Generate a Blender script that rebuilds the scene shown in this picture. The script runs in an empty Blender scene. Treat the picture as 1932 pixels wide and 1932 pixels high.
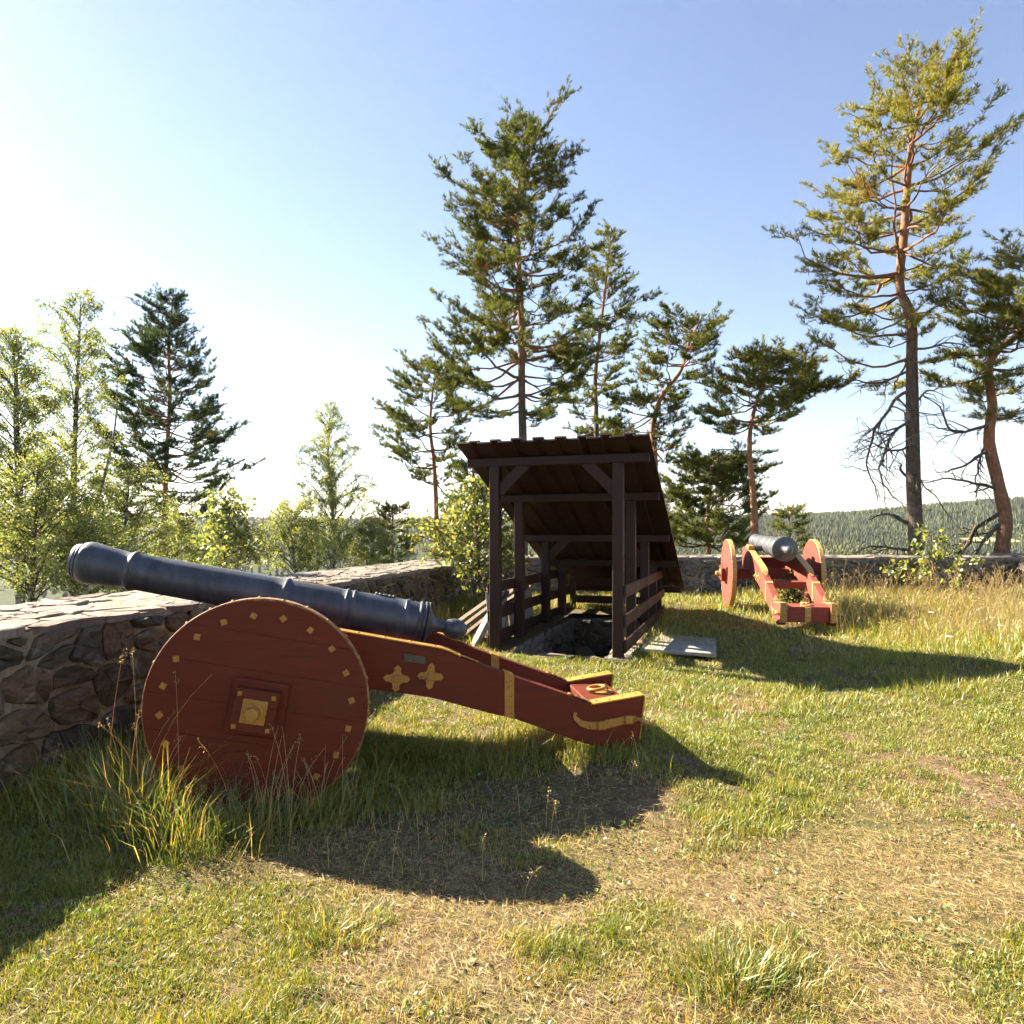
import bpy, bmesh, math, random
import numpy as np
from mathutils import Vector, Matrix, Quaternion

sc = bpy.context.scene
COL = sc.collection
R = math.radians
F = 1288.0           # focal length in units of a 1932 px wide picture
EYE = 1.65           # camera height, metres
HOR = 1008.0

# ------------------------------------------------------------------ camera
cd = bpy.data.cameras.new('camera')
cam = bpy.data.objects.new('camera', cd)
COL.objects.link(cam)
cam.location = (0, 0, EYE)
cam.rotation_euler = (R(90), 0, 0)
cd.sensor_width = 36.0
cd.lens = 24.0
cd.shift_y = 42.0 / 1932.0
cd.clip_start = 0.05
cd.clip_end = 12000
sc.camera = cam

# ------------------------------------------------------------------ sky and sun
LX, LY = 1.33, -0.744                 # where a metre-high point throws its shadow
SUN_EL = math.atan(1 / math.hypot(LX, LY))
SUN_AZ = math.atan2(-LX, -LY)         # clockwise from +Y
w = bpy.data.worlds.new('World')
sc.world = w
w.use_nodes = True
nt = w.node_tree
nt.nodes.clear()
out = nt.nodes.new('ShaderNodeOutputWorld')
bg = nt.nodes.new('ShaderNodeBackground')
sky = nt.nodes.new('ShaderNodeTexSky')
sky.sky_type = 'NISHITA'
sky.sun_disc = False
sky.sun_elevation = SUN_EL
sky.sun_rotation = SUN_AZ
sky.altitude = 250
sky.air_density = 1.1
sky.dust_density = 0.25
sky.ozone_density = 1.5
bg.inputs['Strength'].default_value = 0.047
wb = nt.nodes.new('ShaderNodeMix'); wb.data_type = 'RGBA'; wb.blend_type = 'MULTIPLY'      # camera white balance, the same everywhere
wb.inputs[0].default_value = 1.0; wb.inputs[7].default_value = (1.09, .97, .97, 1)
nt.links.new(sky.outputs[0], wb.inputs[6]); nt.links.new(wb.outputs[2], bg.inputs['Color'])
nt.links.new(bg.outputs[0], out.inputs['Surface'])

sd = bpy.data.lights.new('sun', 'SUN')
sd.energy = 5.0
sd.angle = R(0.53)
sd.color = (1.0, 0.90, 0.70)
sun = bpy.data.objects.new('sun', sd)
COL.objects.link(sun)
sun.location = (-30, 20, 30)
sun.rotation_euler = Vector((LX, LY, -1)).to_track_quat('-Z', 'Y').to_euler()

sc.view_settings.view_transform = 'Standard'
sc.view_settings.look = 'None'
sc.view_settings.exposure = 2.45
sc.view_settings.gamma = 1.0
sc.view_settings.use_curve_mapping = False
sc.cycles.use_denoising = True
sc.cycles.use_adaptive_sampling = True
sc.cycles.adaptive_threshold = 0.03
sc.cycles.adaptive_min_samples = 8
sc.cycles.max_bounces = 4
sc.cycles.diffuse_bounces = 2
sc.cycles.glossy_bounces = 2
sc.cycles.transmission_bounces = 3
sc.cycles.transparent_max_bounces = 8
sc.cycles.volume_bounces = 0
sc.cycles.sample_clamp_indirect = 6
sc.cycles.caustics_reflective = False
sc.cycles.caustics_refractive = False

# ------------------------------------------------------------------ helpers
def pix(px, py, d):
    """A point of the photograph (1932 px frame) at depth d metres."""
    return np.array([(px - 966) / F * d, d, EYE - (py - HOR) / F * d])

def sstep(a, b, x):
    t = np.clip((np.asarray(x, float) - a) / (b - a), 0, 1)
    return t * t * (3 - 2 * t)

_tab = np.random.RandomState(5).rand(256, 256)
def vnoise(x, y, s=1.0, seed=0):
    x = np.asarray(x, float) / s + seed * 17.3
    y = np.asarray(y, float) / s + seed * 7.7
    xi = np.floor(x).astype(int); yi = np.floor(y).astype(int)
    fx = x - xi; fy = y - yi
    fx = fx * fx * (3 - 2 * fx); fy = fy * fy * (3 - 2 * fy)
    g = lambda a, b: _tab[a % 256, b % 256]
    return (g(xi, yi) * (1 - fx) + g(xi + 1, yi) * fx) * (1 - fy) + (g(xi, yi + 1) * (1 - fx) + g(xi + 1, yi + 1) * fx) * fy

def fbm(x, y, s=1.0, seed=0, o=3):
    v = 0; a = 1; t = 0
    for i in range(o):
        v = v + a * vnoise(x, y, s, seed + i); t += a
        a *= .5; s *= .5
    return v / t

class Geo:
    """Collects vertices and faces (tri and quad arrays, n-gon lists), with an optional colour per vertex."""
    def __init__(self):
        self.v = []; self.t = []; self.q = []; self.n = []; self.c = []; self.k = 0
    def add(self, v, tris=None, quads=None, ngons=None, col=None):
        v = np.asarray(v, float).reshape(-1, 3)
        if tris is not None and len(tris): self.t.append(np.asarray(tris, int).reshape(-1, 3) + self.k)
        if quads is not None and len(quads): self.q.append(np.asarray(quads, int).reshape(-1, 4) + self.k)
        if ngons is not None:
            for f in ngons: self.n.append([i + self.k for i in f])
        self.v.append(v)
        if col is not None:
            col = np.asarray(col, float)
            if col.ndim == 1: col = np.tile(col, (len(v), 1))
            self.c.append(col)
        self.k += len(v)
        return self
    def mesh(self, name, smooth=False):
        me = bpy.data.meshes.new(name)
        V = np.concatenate(self.v)
        faces = []; tot = []
        if self.t:
            t = np.concatenate(self.t); faces.append(t.ravel()); tot.append(np.full(len(t), 3))
        if self.q:
            q = np.concatenate(self.q); faces.append(q.ravel()); tot.append(np.full(len(q), 4))
        for f in self.n:
            faces.append(np.array(f)); tot.append(np.array([len(f)]))
        L = np.concatenate(faces); T = np.concatenate(tot)
        me.vertices.add(len(V)); me.vertices.foreach_set('co', V.ravel())
        me.loops.add(len(L)); me.loops.foreach_set('vertex_index', L)
        me.polygons.add(len(T))
        me.polygons.foreach_set('loop_start', np.concatenate([[0], np.cumsum(T)[:-1]]))
        me.polygons.foreach_set('loop_total', T)
        me.polygons.foreach_set('use_smooth', np.full(len(T), bool(smooth)))
        if self.c:
            C = np.concatenate(self.c)
            if C.shape[1] == 3: C = np.hstack([C, np.ones((len(C), 1))])
            a = me.attributes.new('col', 'FLOAT_COLOR', 'POINT')
            a.data.foreach_set('color', C.ravel())
        me.update(calc_edges=True)
        me.validate()
        return me
    # shapes
    def tube(self, pts, rad, k=6, cap=True, col=None):
        p = np.asarray(pts, float); n = len(p)
        rad = np.broadcast_to(np.asarray(rad, float), (n,))
        t = np.gradient(p, axis=0); t /= np.linalg.norm(t, axis=1)[:, None] + 1e-9
        ref = np.array([1., 0, 0]) if abs(t[:, 2]).mean() > .75 else np.array([0, 0, 1.])
        a = np.cross(t, ref); a /= np.linalg.norm(a, axis=1)[:, None] + 1e-9
        b = np.cross(t, a)
        th = np.arange(k) * 2 * math.pi / k
        v = p[:, None] + rad[:, None, None] * (np.cos(th)[None, :, None] * a[:, None] + np.sin(th)[None, :, None] * b[:, None])
        i = np.arange(n - 1)[:, None] * k; j = np.arange(k)[None]; j2 = (j + 1) % k
        q = np.stack([i + j, i + j2, i + k + j2, i + k + j], -1).reshape(-1, 4)
        ng = [list(range(k))[::-1], list(range((n - 1) * k, n * k))] if cap else None
        return self.add(v.reshape(-1, 3), quads=q, ngons=ng, col=col)
    def lathe(self, prof, origin, axis, k=40, wob=None):
        """prof: (distance along axis, radius) list."""
        ax = np.asarray(axis, float); ax /= np.linalg.norm(ax)
        ref = np.array([0, 0, 1.]) if abs(ax[2]) < .8 else np.array([1., 0, 0])
        a = np.cross(ax, ref); a /= np.linalg.norm(a); b = np.cross(ax, a)
        th = np.arange(k) * 2 * math.pi / k
        prof = np.asarray(prof, float); n = len(prof)
        v = np.asarray(origin, float) + prof[:, 0][:, None, None] * ax + prof[:, 1][:, None, None] * (np.cos(th)[None, :, None] * a + np.sin(th)[None, :, None] * b)
        i = np.arange(n - 1)[:, None] * k; j = np.arange(k)[None]; j2 = (j + 1) % k
        q = np.stack([i + j, i + k + j, i + k + j2, i + j2], -1).reshape(-1, 4)
        return self.add(v.reshape(-1, 3), quads=q)
    def prism(self, poly, vec):
        """poly: list of 3D points (one face); extruded by vec."""
        p = np.asarray(poly, float); n = len(p)
        v = np.concatenate([p, p + np.asarray(vec, float)])
        q = [[i, (i + 1) % n, n + (i + 1) % n, n + i] for i in range(n)]
        return self.add(v, quads=q, ngons=[list(range(n))[::-1], list(range(n, 2 * n))])
    def box(self, c, size, rot=None):
        c = np.asarray(c, float); h = np.asarray(size, float) / 2
        v = np.array([[x, y, z] for x in (-1, 1) for y in (-1, 1) for z in (-1, 1)]) * h
        if rot is not None: v = v @ np.asarray(rot).T
        v = v + c
        return self.add(v, quads=[[0, 1, 3, 2], [4, 6, 7, 5], [0, 4, 5, 1], [2, 3, 7, 6], [0, 2, 6, 4], [1, 5, 7, 3]])

def link(o, parent=None):
    COL.objects.link(o)
    if parent is not None: o.parent = parent
    return o

def obj(name, geo, mat, parent=None, smooth=False, bevel=0, seg=1, kind=None, label=None, angle=None, base=None):
    """geo: Geo or mesh; vertices are in the parent's space."""
    if isinstance(geo, Geo):
        if base is not None:
            for a in geo.v: a -= np.asarray(base)
        me = geo.mesh(name, smooth)
    else:
        me = geo
    if bevel:
        bm = bmesh.new(); bm.from_mesh(me)
        bmesh.ops.recalc_face_normals(bm, faces=bm.faces)
        es = [e for e in bm.edges if len(e.link_faces) == 2 and e.calc_face_angle(0) > R(25)]
        bmesh.ops.bevel(bm, geom=es, offset=bevel, segments=seg, affect='EDGES', clamp_overlap=True)
        bm.to_mesh(me); bm.free()
    if angle is not None:
        me.shade_smooth() if hasattr(me, 'shade_smooth') else None
        me.set_sharp_from_angle(angle=R(angle))
    if not me.materials: me.materials.append(mat)
    o = bpy.data.objects.new(name, me)
    link(o, parent)
    if base is not None: o.location = base
    if kind: o['kind'] = kind
    if label: o['label'] = label
    return o

def thing(name, label, cat, loc=(0, 0, 0), rz=0, group=None):
    o = bpy.data.objects.new(name, None)
    o.empty_display_size = .2
    COL.objects.link(o)
    o.location = loc; o.rotation_euler = (0, 0, rz)
    return tag(o, label, cat, group)

def tag(o, label, cat, group=None, kind=None):
    o['label'] = label; o['category'] = cat
    if group: o['group'] = group
    if kind: o['kind'] = kind
    return o

def catmull(pts, n):
    p = np.asarray(pts, float)
    p = np.vstack([2 * p[0] - p[1], p, 2 * p[-1] - p[-2]])
    m = len(p) - 3
    u = np.linspace(0, m - 1e-6, n); i = u.astype(int); f = (u - i)[:, None]
    a, b, c, d = p[i], p[i + 1], p[i + 2], p[i + 3]
    return .5 * (2 * b + (c - a) * f + (2 * a - 5 * b + 4 * c - d) * f ** 2 + (3 * b - a - 3 * c + d) * f ** 3)

# ------------------------------------------------------------------ materials
def new_mat(name):
    m = bpy.data.materials.new(name); m.use_nodes = True
    t = m.node_tree; t.nodes.clear()
    return m, t, t.nodes.new('ShaderNodeOutputMaterial')

class NT:
    def __init__(s, t): s.t = t
    def n(s, typ, **kw):
        x = s.t.nodes.new(typ)
        for k, v in kw.items():
            if k in x.inputs: x.inputs[k].default_value = v
            else: setattr(x, k, v)
        return x
    def l(s, a, b): s.t.links.new(a, b)
    def coord(s, kind='Object', scale=(1, 1, 1), rot=(0, 0, 0)):
        c = s.n('ShaderNodeTexCoord'); m = s.n('ShaderNodeMapping')
        m.inputs['Scale'].default_value = scale; m.inputs['Rotation'].default_value = rot
        s.l(c.outputs[kind], m.inputs['Vector']); return m.outputs[0]
    def noise(s, vec, scale, detail=4, rough=.55, dist=0):
        x = s.n('ShaderNodeTexNoise'); x.inputs['Scale'].default_value = scale; x.inputs['Detail'].default_value = detail
        x.inputs['Roughness'].default_value = rough; x.inputs['Distortion'].default_value = dist
        if vec is not None: s.l(vec, x.inputs['Vector'])
        return x.outputs[0]
    def ramp(s, fac, stops):
        x = s.n('ShaderNodeValToRGB'); e = x.color_ramp.elements
        while len(e) < len(stops): e.new(.5)
        for q, (p, c) in zip(e, stops):
            q.position = p; q.color = (*c, 1) if not isinstance(c, (int, float)) else (c, c, c, 1)
        s.l(fac, x.inputs[0]); return x.outputs[0]
    def mix(s, fac, a, b, mode='MIX'):
        x = s.n('ShaderNodeMix', data_type='RGBA', blend_type=mode)
        for i, val in ((0, fac), (6, a), (7, b)):
            if hasattr(val, 'is_linked'): s.l(val, x.inputs[i])
            elif isinstance(val, (int, float)): x.inputs[i].default_value = val if i == 0 else (val, val, val, 1)
            else: x.inputs[i].default_value = (*val, 1)
        return x.outputs[2]
    def bump(s, h, strength=.3, dist=.02, prev=None):
        x = s.n('ShaderNodeBump'); x.inputs['Strength'].default_value = strength; x.inputs['Distance'].default_value = dist
        s.l(h, x.inputs['Height'])
        if prev is not None: s.l(prev, x.inputs['Normal'])
        return x.outputs[0]
    def bsdf(s, out, col, rough=.6, normal=None, metallic=0, spec=.5):
        b = s.n('ShaderNodeBsdfPrincipled')
        if hasattr(col, 'is_linked'): s.l(col, b.inputs['Base Color'])
        else: b.inputs['Base Color'].default_value = (*col, 1)
        if hasattr(rough, 'is_linked'): s.l(rough, b.inputs['Roughness'])
        else: b.inputs['Roughness'].default_value = rough
        b.inputs['Metallic'].default_value = metallic
        b.inputs['Specular IOR Level'].default_value = spec
        if normal is not None: s.l(normal, b.inputs['Normal'])
        s.l(b.outputs[0], out.inputs['Surface']); return b

M = {}
def leaf_mat(name, trans=.45, rough=.45, gloss=.12, use_attr=True):
    m, t, o = new_mat(name); N = NT(t)
    a = N.n('ShaderNodeAttribute', attribute_name='col')
    d = N.n('ShaderNodeBsdfDiffuse'); tr = N.n('ShaderNodeBsdfTranslucent'); g = N.n('ShaderNodeBsdfGlossy')
    g.inputs['Roughness'].default_value = rough
    g.inputs['Color'].default_value = (1, 1, 1, 1)
    N.l(a.outputs['Color'], d.inputs['Color'])
    warm = N.mix(1.0, a.outputs['Color'], (1.25, 1.15, .55), 'MULTIPLY')
    N.l(warm, tr.inputs['Color'])
    m1 = N.n('ShaderNodeMixShader'); m1.inputs[0].default_value = trans
    N.l(d.outputs[0], m1.inputs[1]); N.l(tr.outputs[0], m1.inputs[2])
    m2 = N.n('ShaderNodeMixShader'); m2.inputs[0].default_value = gloss
    N.l(m1.outputs[0], m2.inputs[1]); N.l(g.outputs[0], m2.inputs[2])
    N.l(m2.outputs[0], o.inputs['Surface'])
    M[name] = m

leaf_mat('grass', .42, .5, .06)
leaf_mat('needle', .34, .6, .025)
leaf_mat('birch', .6, .45, .06)
leaf_mat('broadleaf', .55, .45, .05)
leaf_mat('forest', .15, .6, .02)
leaf_mat('litter', .1, .6, .05)

def wood_mat(name, c1, c2, rough=.55, grain=(1, 18, 18), bumpy=.25, spec=.4, wear=None, rnd=.25, dirt=None, crack=False):
    m, t, o = new_mat(name); N = NT(t)
    v = N.coord('Object', grain)
    n1 = N.noise(v, 1.6, 6, .6, .6)
    n2 = N.noise(N.coord('Object'), 1.3, 3)
    col = N.ramp(n1, [(.25, c1), (.75, c2)])
    oi = N.n('ShaderNodeObjectInfo')
    dk = N.ramp(oi.outputs['Random'], [(0, 1 - rnd), (1, 1.0)])
    col = N.mix(1.0, col, dk, 'MULTIPLY')
    col = N.mix(1.0, col, N.ramp(n2, [(.3, .78), (.7, 1.0)]), 'MULTIPLY')
    if wear:
        nw = N.noise(N.coord('Object', (1, 1, 1)), 14, 6, .7)
        col = N.mix(N.ramp(nw, [(wear[1], 0.0), (wear[1] + .06, 1.0)]), col, wear[0])
    if dirt:
        nd = N.noise(N.coord('Object', (1, 1, 1)), 3.5, 5, .65)
        col = N.mix(N.ramp(nd, [(.45, 0.0), (.75, .6)]), col, dirt)
    nb = N.noise(v, 2.4, 5, .6, .4)
    b = N.bump(nb, bumpy, .01)
    if crack:   # fine drying cracks along the grain
        nc = N.noise(N.coord('Object', (.55, 26, 26)), 1.1, 3, .5, .25)
        cr = N.ramp(nc, [(.485, 0.0), (.5, 1.0), (.515, 0.0)])
        msk = N.ramp(N.noise(N.coord('Object'), 2.2, 3), [(.5, 0.0), (.62, .8)])
        f = N.mix(1.0, cr, msk, 'MULTIPLY')
        col = N.mix(f, col, (.02, .008, .005))
    rr = N.ramp(n2, [(.3, rough - .1), (.7, rough + .12)])
    N.bsdf(o, col, rr, b, spec=spec)
    M[name] = m

wood_mat('red_wood', (.125, .020, .0075), (.165, .028, .010), .55, (1.2, 20, 20), .14, .22, wear=((.075, .02, .012), .70), rnd=.05, dirt=(.085, .030, .015), crack=True)
wood_mat('red_wood_faded', (.27, .055, .040), (.34, .080, .055), .65, (1.2, 20, 20), .3, .2, wear=((.33, .18, .13), .68), rnd=.15, dirt=(.17, .05, .035), crack=True)
for _n, _g in (('shed_z', (25, 25, 1.5)), ('shed_x', (1.5, 25, 25)), ('shed_y', (25, 1.5, 25))):
    wood_mat(_n, (.036, .0155, .0105), (.048, .020, .013), .6, _g, .35, .3, rnd=.35)
wood_mat('grey_plank', (.34, .31, .28), (.50, .465, .43), .8, (2, 26, 26), .5, .2, dirt=(.20, .17, .13))
wood_mat('old_plank', (.09, .06, .042), (.17, .125, .09), .8, (2, 26, 26), .5, .2)

def paint_mat(name, c1, c2, wear, thr=.68, rough=.5):
    m, t, o = new_mat(name); N = NT(t)
    v = N.coord('Object')
    n1 = N.noise(v, 5, 4); n2 = N.noise(v, 38, 5, .65)
    col = N.ramp(n1, [(.3, c1), (.7, c2)])
    col = N.mix(N.ramp(n2, [(thr, 0.0), (thr + .05, 1.0)]), col, wear)
    N.bsdf(o, col, rough, N.bump(N.noise(v, 60, 3), .12, .004), spec=.4)
    M[name] = m
paint_mat('yellow', (.36, .165, .028), (.45, .215, .042), (.15, .055, .022), .60)
paint_mat('tyre_paint', (.24, .10, .035), (.36, .19, .05), (.12, .04, .02), .52)
paint_mat('yellow_worn', (.46, .26, .075), (.56, .34, .12), (.09, .05, .04), .56)
paint_mat('brass_plaque', (.05, .05, .035), (.08, .075, .05), (.14, .12, .08), .62, .4)

def iron_mat(name, c1, c2, rough):
    m, t, o = new_mat(name); N = NT(t)
    v = N.coord('Object'); vs = N.coord('Object', (2.2, 1, 1))
    n1 = N.noise(vs, 3.2, 5, .6, 1.2); n2 = N.noise(v, 26, 4); n3 = N.noise(v, 90, 3)
    col = N.ramp(n1, [(.32, c1), (.68, c2)])
    col = N.mix(N.ramp(n2, [(.62, 0.0), (.75, .5)]), col, (.11, .09, .08))
    nb = N.bump(n3, .18, .003, N.bump(n2, .12, .006))
    rr = N.ramp(n1, [(.35, rough + .13), (.65, rough - .05)])
    N.bsdf(o, col, rr, nb, metallic=0.15, spec=.6)
    M[name] = m
iron_mat('iron', (.024, .027, .033), (.062, .070, .088), .42)
iron_mat('iron_grey', (.05, .052, .058), (.12, .12, .125), .4)

def stone_mat(name, ramp, lichen, bumpy=.6, scale=1.0, lich_thr=.6, strat=(1, 1, 2.2)):
    m, t, o = new_mat(name); N = NT(t)
    oi = N.n('ShaderNodeObjectInfo')
    c = N.n('ShaderNodeTexCoord'); ad = N.n('ShaderNodeVectorMath', operation='ADD')
    sc_ = N.n('ShaderNodeVectorMath', operation='SCALE'); sc_.inputs[3].default_value = 37.0
    cmb = N.n('ShaderNodeCombineXYZ')
    for i in range(3): N.l(oi.outputs['Random'], cmb.inputs[i])
    N.l(cmb.outputs[0], sc_.inputs[0]); N.l(c.outputs['Object'], ad.inputs[0]); N.l(sc_.outputs[0], ad.inputs[1])
    mp = N.n('ShaderNodeMapping'); mp.inputs['Scale'].default_value = strat; N.l(ad.outputs[0], mp.inputs['Vector'])
    v = mp.outputs[0]
    base = N.ramp(oi.outputs['Random'], ramp)
    n1 = N.noise(v, 5 * scale, 8, .65, .8); n2 = N.noise(ad.outputs[0], 3 * scale, 5, .7, .4); n3 = N.noise(v, 22 * scale, 6, .7)
    col = N.mix(1.0, base, N.ramp(n1, [(.2, .45), (.5, .85), (.8, 1.3)]), 'MULTIPLY')
    col = N.mix(N.ramp(n2, [(lich_thr, 0.0), (lich_thr + .12, .75)]), col, lichen)
    col = N.mix(N.ramp(n3, [(.3, .5), (.48, 0.0)]), col, (.025, .022, .02))
    b = N.bump(n3, bumpy * .7, .015, N.bump(n1, bumpy, .035))
    N.bsdf(o, col, .85, b, spec=.25)
    M[name] = m
stone_mat('stone', [(0, (.115, .088, .058)), (.2, (.19, .14, .085)), (.4, (.10, .09, .07)), (.6, (.22, .155, .095)), (.8, (.14, .12, .085)), (1, (.085, .075, .06))], (.40, .36, .28), 1.0, 1.0, .56)
stone_mat('stone_grey', [(0, (.11, .10, .085)), (.3, (.17, .15, .125)), (.6, (.13, .13, .125)), (1, (.22, .19, .16))], (.42, .40, .36), 1.0, 1.0, .57)
stone_mat('flagstone', [(0, (.19, .145, .115)), (.35, (.29, .235, .19)), (.7, (.23, .195, .165)), (1, (.34, .285, .235))], (.40, .35, .29), .9, 1.3, .6, (1, 1, 1))
stone_mat('slab_stone', [(0, (.30, .28, .26)), (1, (.36, .34, .31))], (.46, .43, .40), .4)

def mortar_mat():
    m, t, o = new_mat('mortar'); N = NT(t)
    v = N.coord('Object')
    n1 = N.noise(v, 2.2, 6, .65); n2 = N.noise(v, 30, 5, .7)
    col = N.ramp(n1, [(.3, (.18, .14, .095)), (.5, (.32, .265, .185)), (.75, (.44, .385, .29))])
    col = N.mix(1.0, col, N.ramp(n2, [(.3, .6), (.7, 1.1)]), 'MULTIPLY')
    N.bsdf(o, col, .95, N.bump(n2, .7, .02, N.bump(n1, .5, .05)), spec=.1)
    M['mortar'] = m
mortar_mat()

def bark_mat(name, low, high, z0, z1, up2):
    """Scots pine bark: grey plates low on the trunk, orange flakes higher up."""
    m, t, o = new_mat(name); N = NT(t)
    g = N.n('ShaderNodeNewGeometry'); sp = N.n('ShaderNodeSeparateXYZ'); N.l(g.outputs['Position'], sp.inputs[0])
    mr = N.n('ShaderNodeMapRange'); mr.inputs[1].default_value = z0; mr.inputs[2].default_value = z1
    n0 = N.noise(N.coord('Object', (1, 1, .5)), 1.8, 4)
    ad = N.n('ShaderNodeMath', operation='MULTIPLY_ADD'); ad.inputs[1].default_value = 4.0
    N.l(n0, ad.inputs[0]); N.l(sp.outputs[2], ad.inputs[2]); N.l(ad.outputs[0], mr.inputs[0])
    v = N.coord('Object', (1, 1, .45))
    n1 = N.noise(v, 14, 6, .7, .5); n2 = N.noise(v, 5, 4)
    cl = N.ramp(n1, [(.3, tuple(x * .35 for x in low)), (.6, low)])
    ch = N.ramp(n1, [(.28, tuple(x * .45 for x in high)), (.6, high), (.8, up2)])
    col = N.mix(mr.outputs[0], cl, ch)
    N.bsdf(o, col, .85, N.bump(n1, .9, .04, N.bump(n2, .4, .05)), spec=.2)
    M[name] = m
bark_mat('pine_bark', (.155, .115, .09), (.36, .165, .085), 8.0, 13.0, (.46, .25, .14))
bark_mat('pine_bark_orange', (.30, .15, .09), (.38, .18, .095), 1.0, 5.0, (.48, .27, .15))
bark_mat('pine_bark_brown', (.17, .105, .07), (.36, .165, .085), 2.0, 6.5, (.46, .25, .14))
bark_mat('pine_twig', (.12, .075, .05), (.30, .15, .085), 4.0, 10.0, (.36, .2, .12))
bark_mat('dead_wood', (.12, .105, .09), (.16, .13, .11), 2.0, 8.0, (.24, .20, .17))

def birch_bark():
    m, t, o = new_mat('birch_bark'); N = NT(t)
    v = N.coord('Object', (1, 1, 4))
    n = N.noise(v, 3, 5, .65)
    col = N.ramp(n, [(.4, (.05, .04, .035)), (.52, (.24, .21, .18)), (.75, (.42, .38, .33))])
    N.bsdf(o, col, .8, N.bump(n, .3, .02), spec=.2); M['birch_bark'] = m
    m, t, o = new_mat('twig_bark'); N = NT(t)
    N.bsdf(o, (.085, .06, .045), .8, spec=.2); M['twig_bark'] = m
    m, t, o = new_mat('stalk'); N = NT(t)
    N.bsdf(o, (.22, .12, .06), .7, spec=.2); M['stalk'] = m
birch_bark()

def ground_mats():
    m, t, o = new_mat('ground'); N = NT(t)
    v = N.coord('Object')
    n1 = N.noise(v, .8, 5, .6); n2 = N.noise(v, 9, 6, .7); n3 = N.noise(v, 55, 5, .7)
    soil = N.ramp(n2, [(.25, (.075, .047, .028)), (.5, (.155, .102, .060)), (.75, (.245, .175, .108))])
    green = N.ramp(n2, [(.3, (.050, .058, .014)), (.7, (.125, .125, .035))])
    col = N.mix(N.ramp(n1, [(.38, 0.0), (.6, .65)]), soil, green)
    col = N.mix(1.0, col, N.ramp(n3, [(.3, .6), (.7, 1.25)]), 'MULTIPLY')
    N.bsdf(o, col, .95, N.bump(n3, .7, .012, N.bump(n2, .6, .03)), spec=.1); M['ground'] = m
    m, t, o = new_mat('terrain'); N = NT(t)
    v = N.coord('Object')
    n1 = N.noise(v, .02, 6, .65); n2 = N.noise(v, .15, 5, .7)
    col = N.ramp(n2, [(.3, (.022, .030, .009)), (.55, (.042, .050, .015)), (.8, (.07, .07, .025))])
    col = N.mix(N.ramp(n1, [(.55, 0.0), (.7, .5)]), col, (.075, .075, .025))
    N.bsdf(o, col, .95, spec=.1); M['terrain'] = m
    m, t, o = new_mat('field'); N = NT(t)
    n1 = N.noise(N.coord('Object'), .05, 4)
    N.bsdf(o, N.ramp(n1, [(.3, (.42, .34, .13)), (.7, (.5, .42, .2))]), .95, spec=.1); M['field'] = m
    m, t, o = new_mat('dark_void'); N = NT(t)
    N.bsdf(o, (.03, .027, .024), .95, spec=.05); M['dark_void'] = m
ground_mats()
def plain(name, c, rough=.6):
    m, t, o = new_mat(name); N = NT(t)
    n = N.noise(N.coord('Object'), 20, 4)
    col = N.mix(1.0, c, N.ramp(n, [(.3, .75), (.7, 1.1)]), 'MULTIPLY')
    N.bsdf(o, col, rough, N.bump(n, .2, .01)); M[name] = m
plain('blue_plastic', (.06, .13, .21)); plain('white_plaster', (.30, .29, .27), .85); plain('flower_white', (.8, .8, .76)); plain('flower_pink', (.55, .18, .30))
plain('pebble', (.24, .215, .19), .85)
# ------------------------------------------------------------------ lay of the land
SA = math.atan2(.317, .948)                       # the shelter's axis, from +Y towards +X
U = np.array([math.sin(SA), math.cos(SA)])        # along the stairs, away from the camera
W = np.array([math.cos(SA), -math.sin(SA)])       # across, to the right
SL = np.array([-.214, 8.91])                      # foot of its front left post
SWID = 1.607
def sh(s, t, z=0.0):
    p = SL + s * W + t * U
    return np.array([p[0], p[1], z])
def to_sh(x, y):
    dx = np.asarray(x) - SL[0]; dy = np.asarray(y) - SL[1]
    return dx * W[0] + dy * W[1], dx * U[0] + dy * U[1]
PIT = (.16, 1.45, -.02, 3.65)                     # s0, s1, t0, t1 of the stairwell

def zg(x, y, rough=True):
    x = np.asarray(x, float); y = np.asarray(y, float)
    z = .027 * np.maximum(0, y - 3.9)
    z = z + .155 * np.exp(-(((x - .75) / .8) ** 2 + ((y - 5.0) / .75) ** 2))
    z = z + .55 * np.exp(-(((x - 5.9) / 1.75) ** 2 + ((y - 6.4) / 1.9) ** 2))
    z = z + .05 * np.exp(-(((x + 3) / 1.0) ** 2)) * (y < 14)
    if rough:
        s, t = to_sh(x, y)
        near = np.exp(-np.maximum(0, np.maximum(np.abs(s - .8) - 1.1, np.abs(t - 1.8) - 2.2)) * 2.5)
        z = z + (1 - near) * (.07 * (fbm(x, y, 1.7, 3) - .5) + .025 * (fbm(x, y, .35, 9) - .5))
    return z

def zt(x, y):
    """Terrain outside the walls: off the fort's knoll, down to the valley and up the far ridges."""
    x = np.asarray(x, float); y = np.asarray(y, float)
    r = np.hypot(x, y - 6) + 1e-6
    az = np.degrees(np.arctan2(x, y))
    d = np.maximum(0, r - 13)
    z = -.9 - 37 * (1 - np.exp(-d / 75)) + 1.5 * (fbm(x, y, 40, 2) - .5) * sstep(15, 60, r)
    top = np.interp(az, [-180, -60, -35, -22, -10, 5, 15, 22, 28, 32, 37, 60, 180], [20, 24, 30, 28, 26, 26, 26, 26, 34, 41, 43, 40, 20])
    n = (fbm(x, y, 420, 4, 4) - .5)
    z = z + (top + 40 + 26 * n) * sstep(380, 1350, r) + 6 * (fbm(x, y, 90, 6) - .5) * sstep(300, 900, r)
    z = z - (top * .5 + 20) * sstep(1500, 2600, r)
    return z

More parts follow.
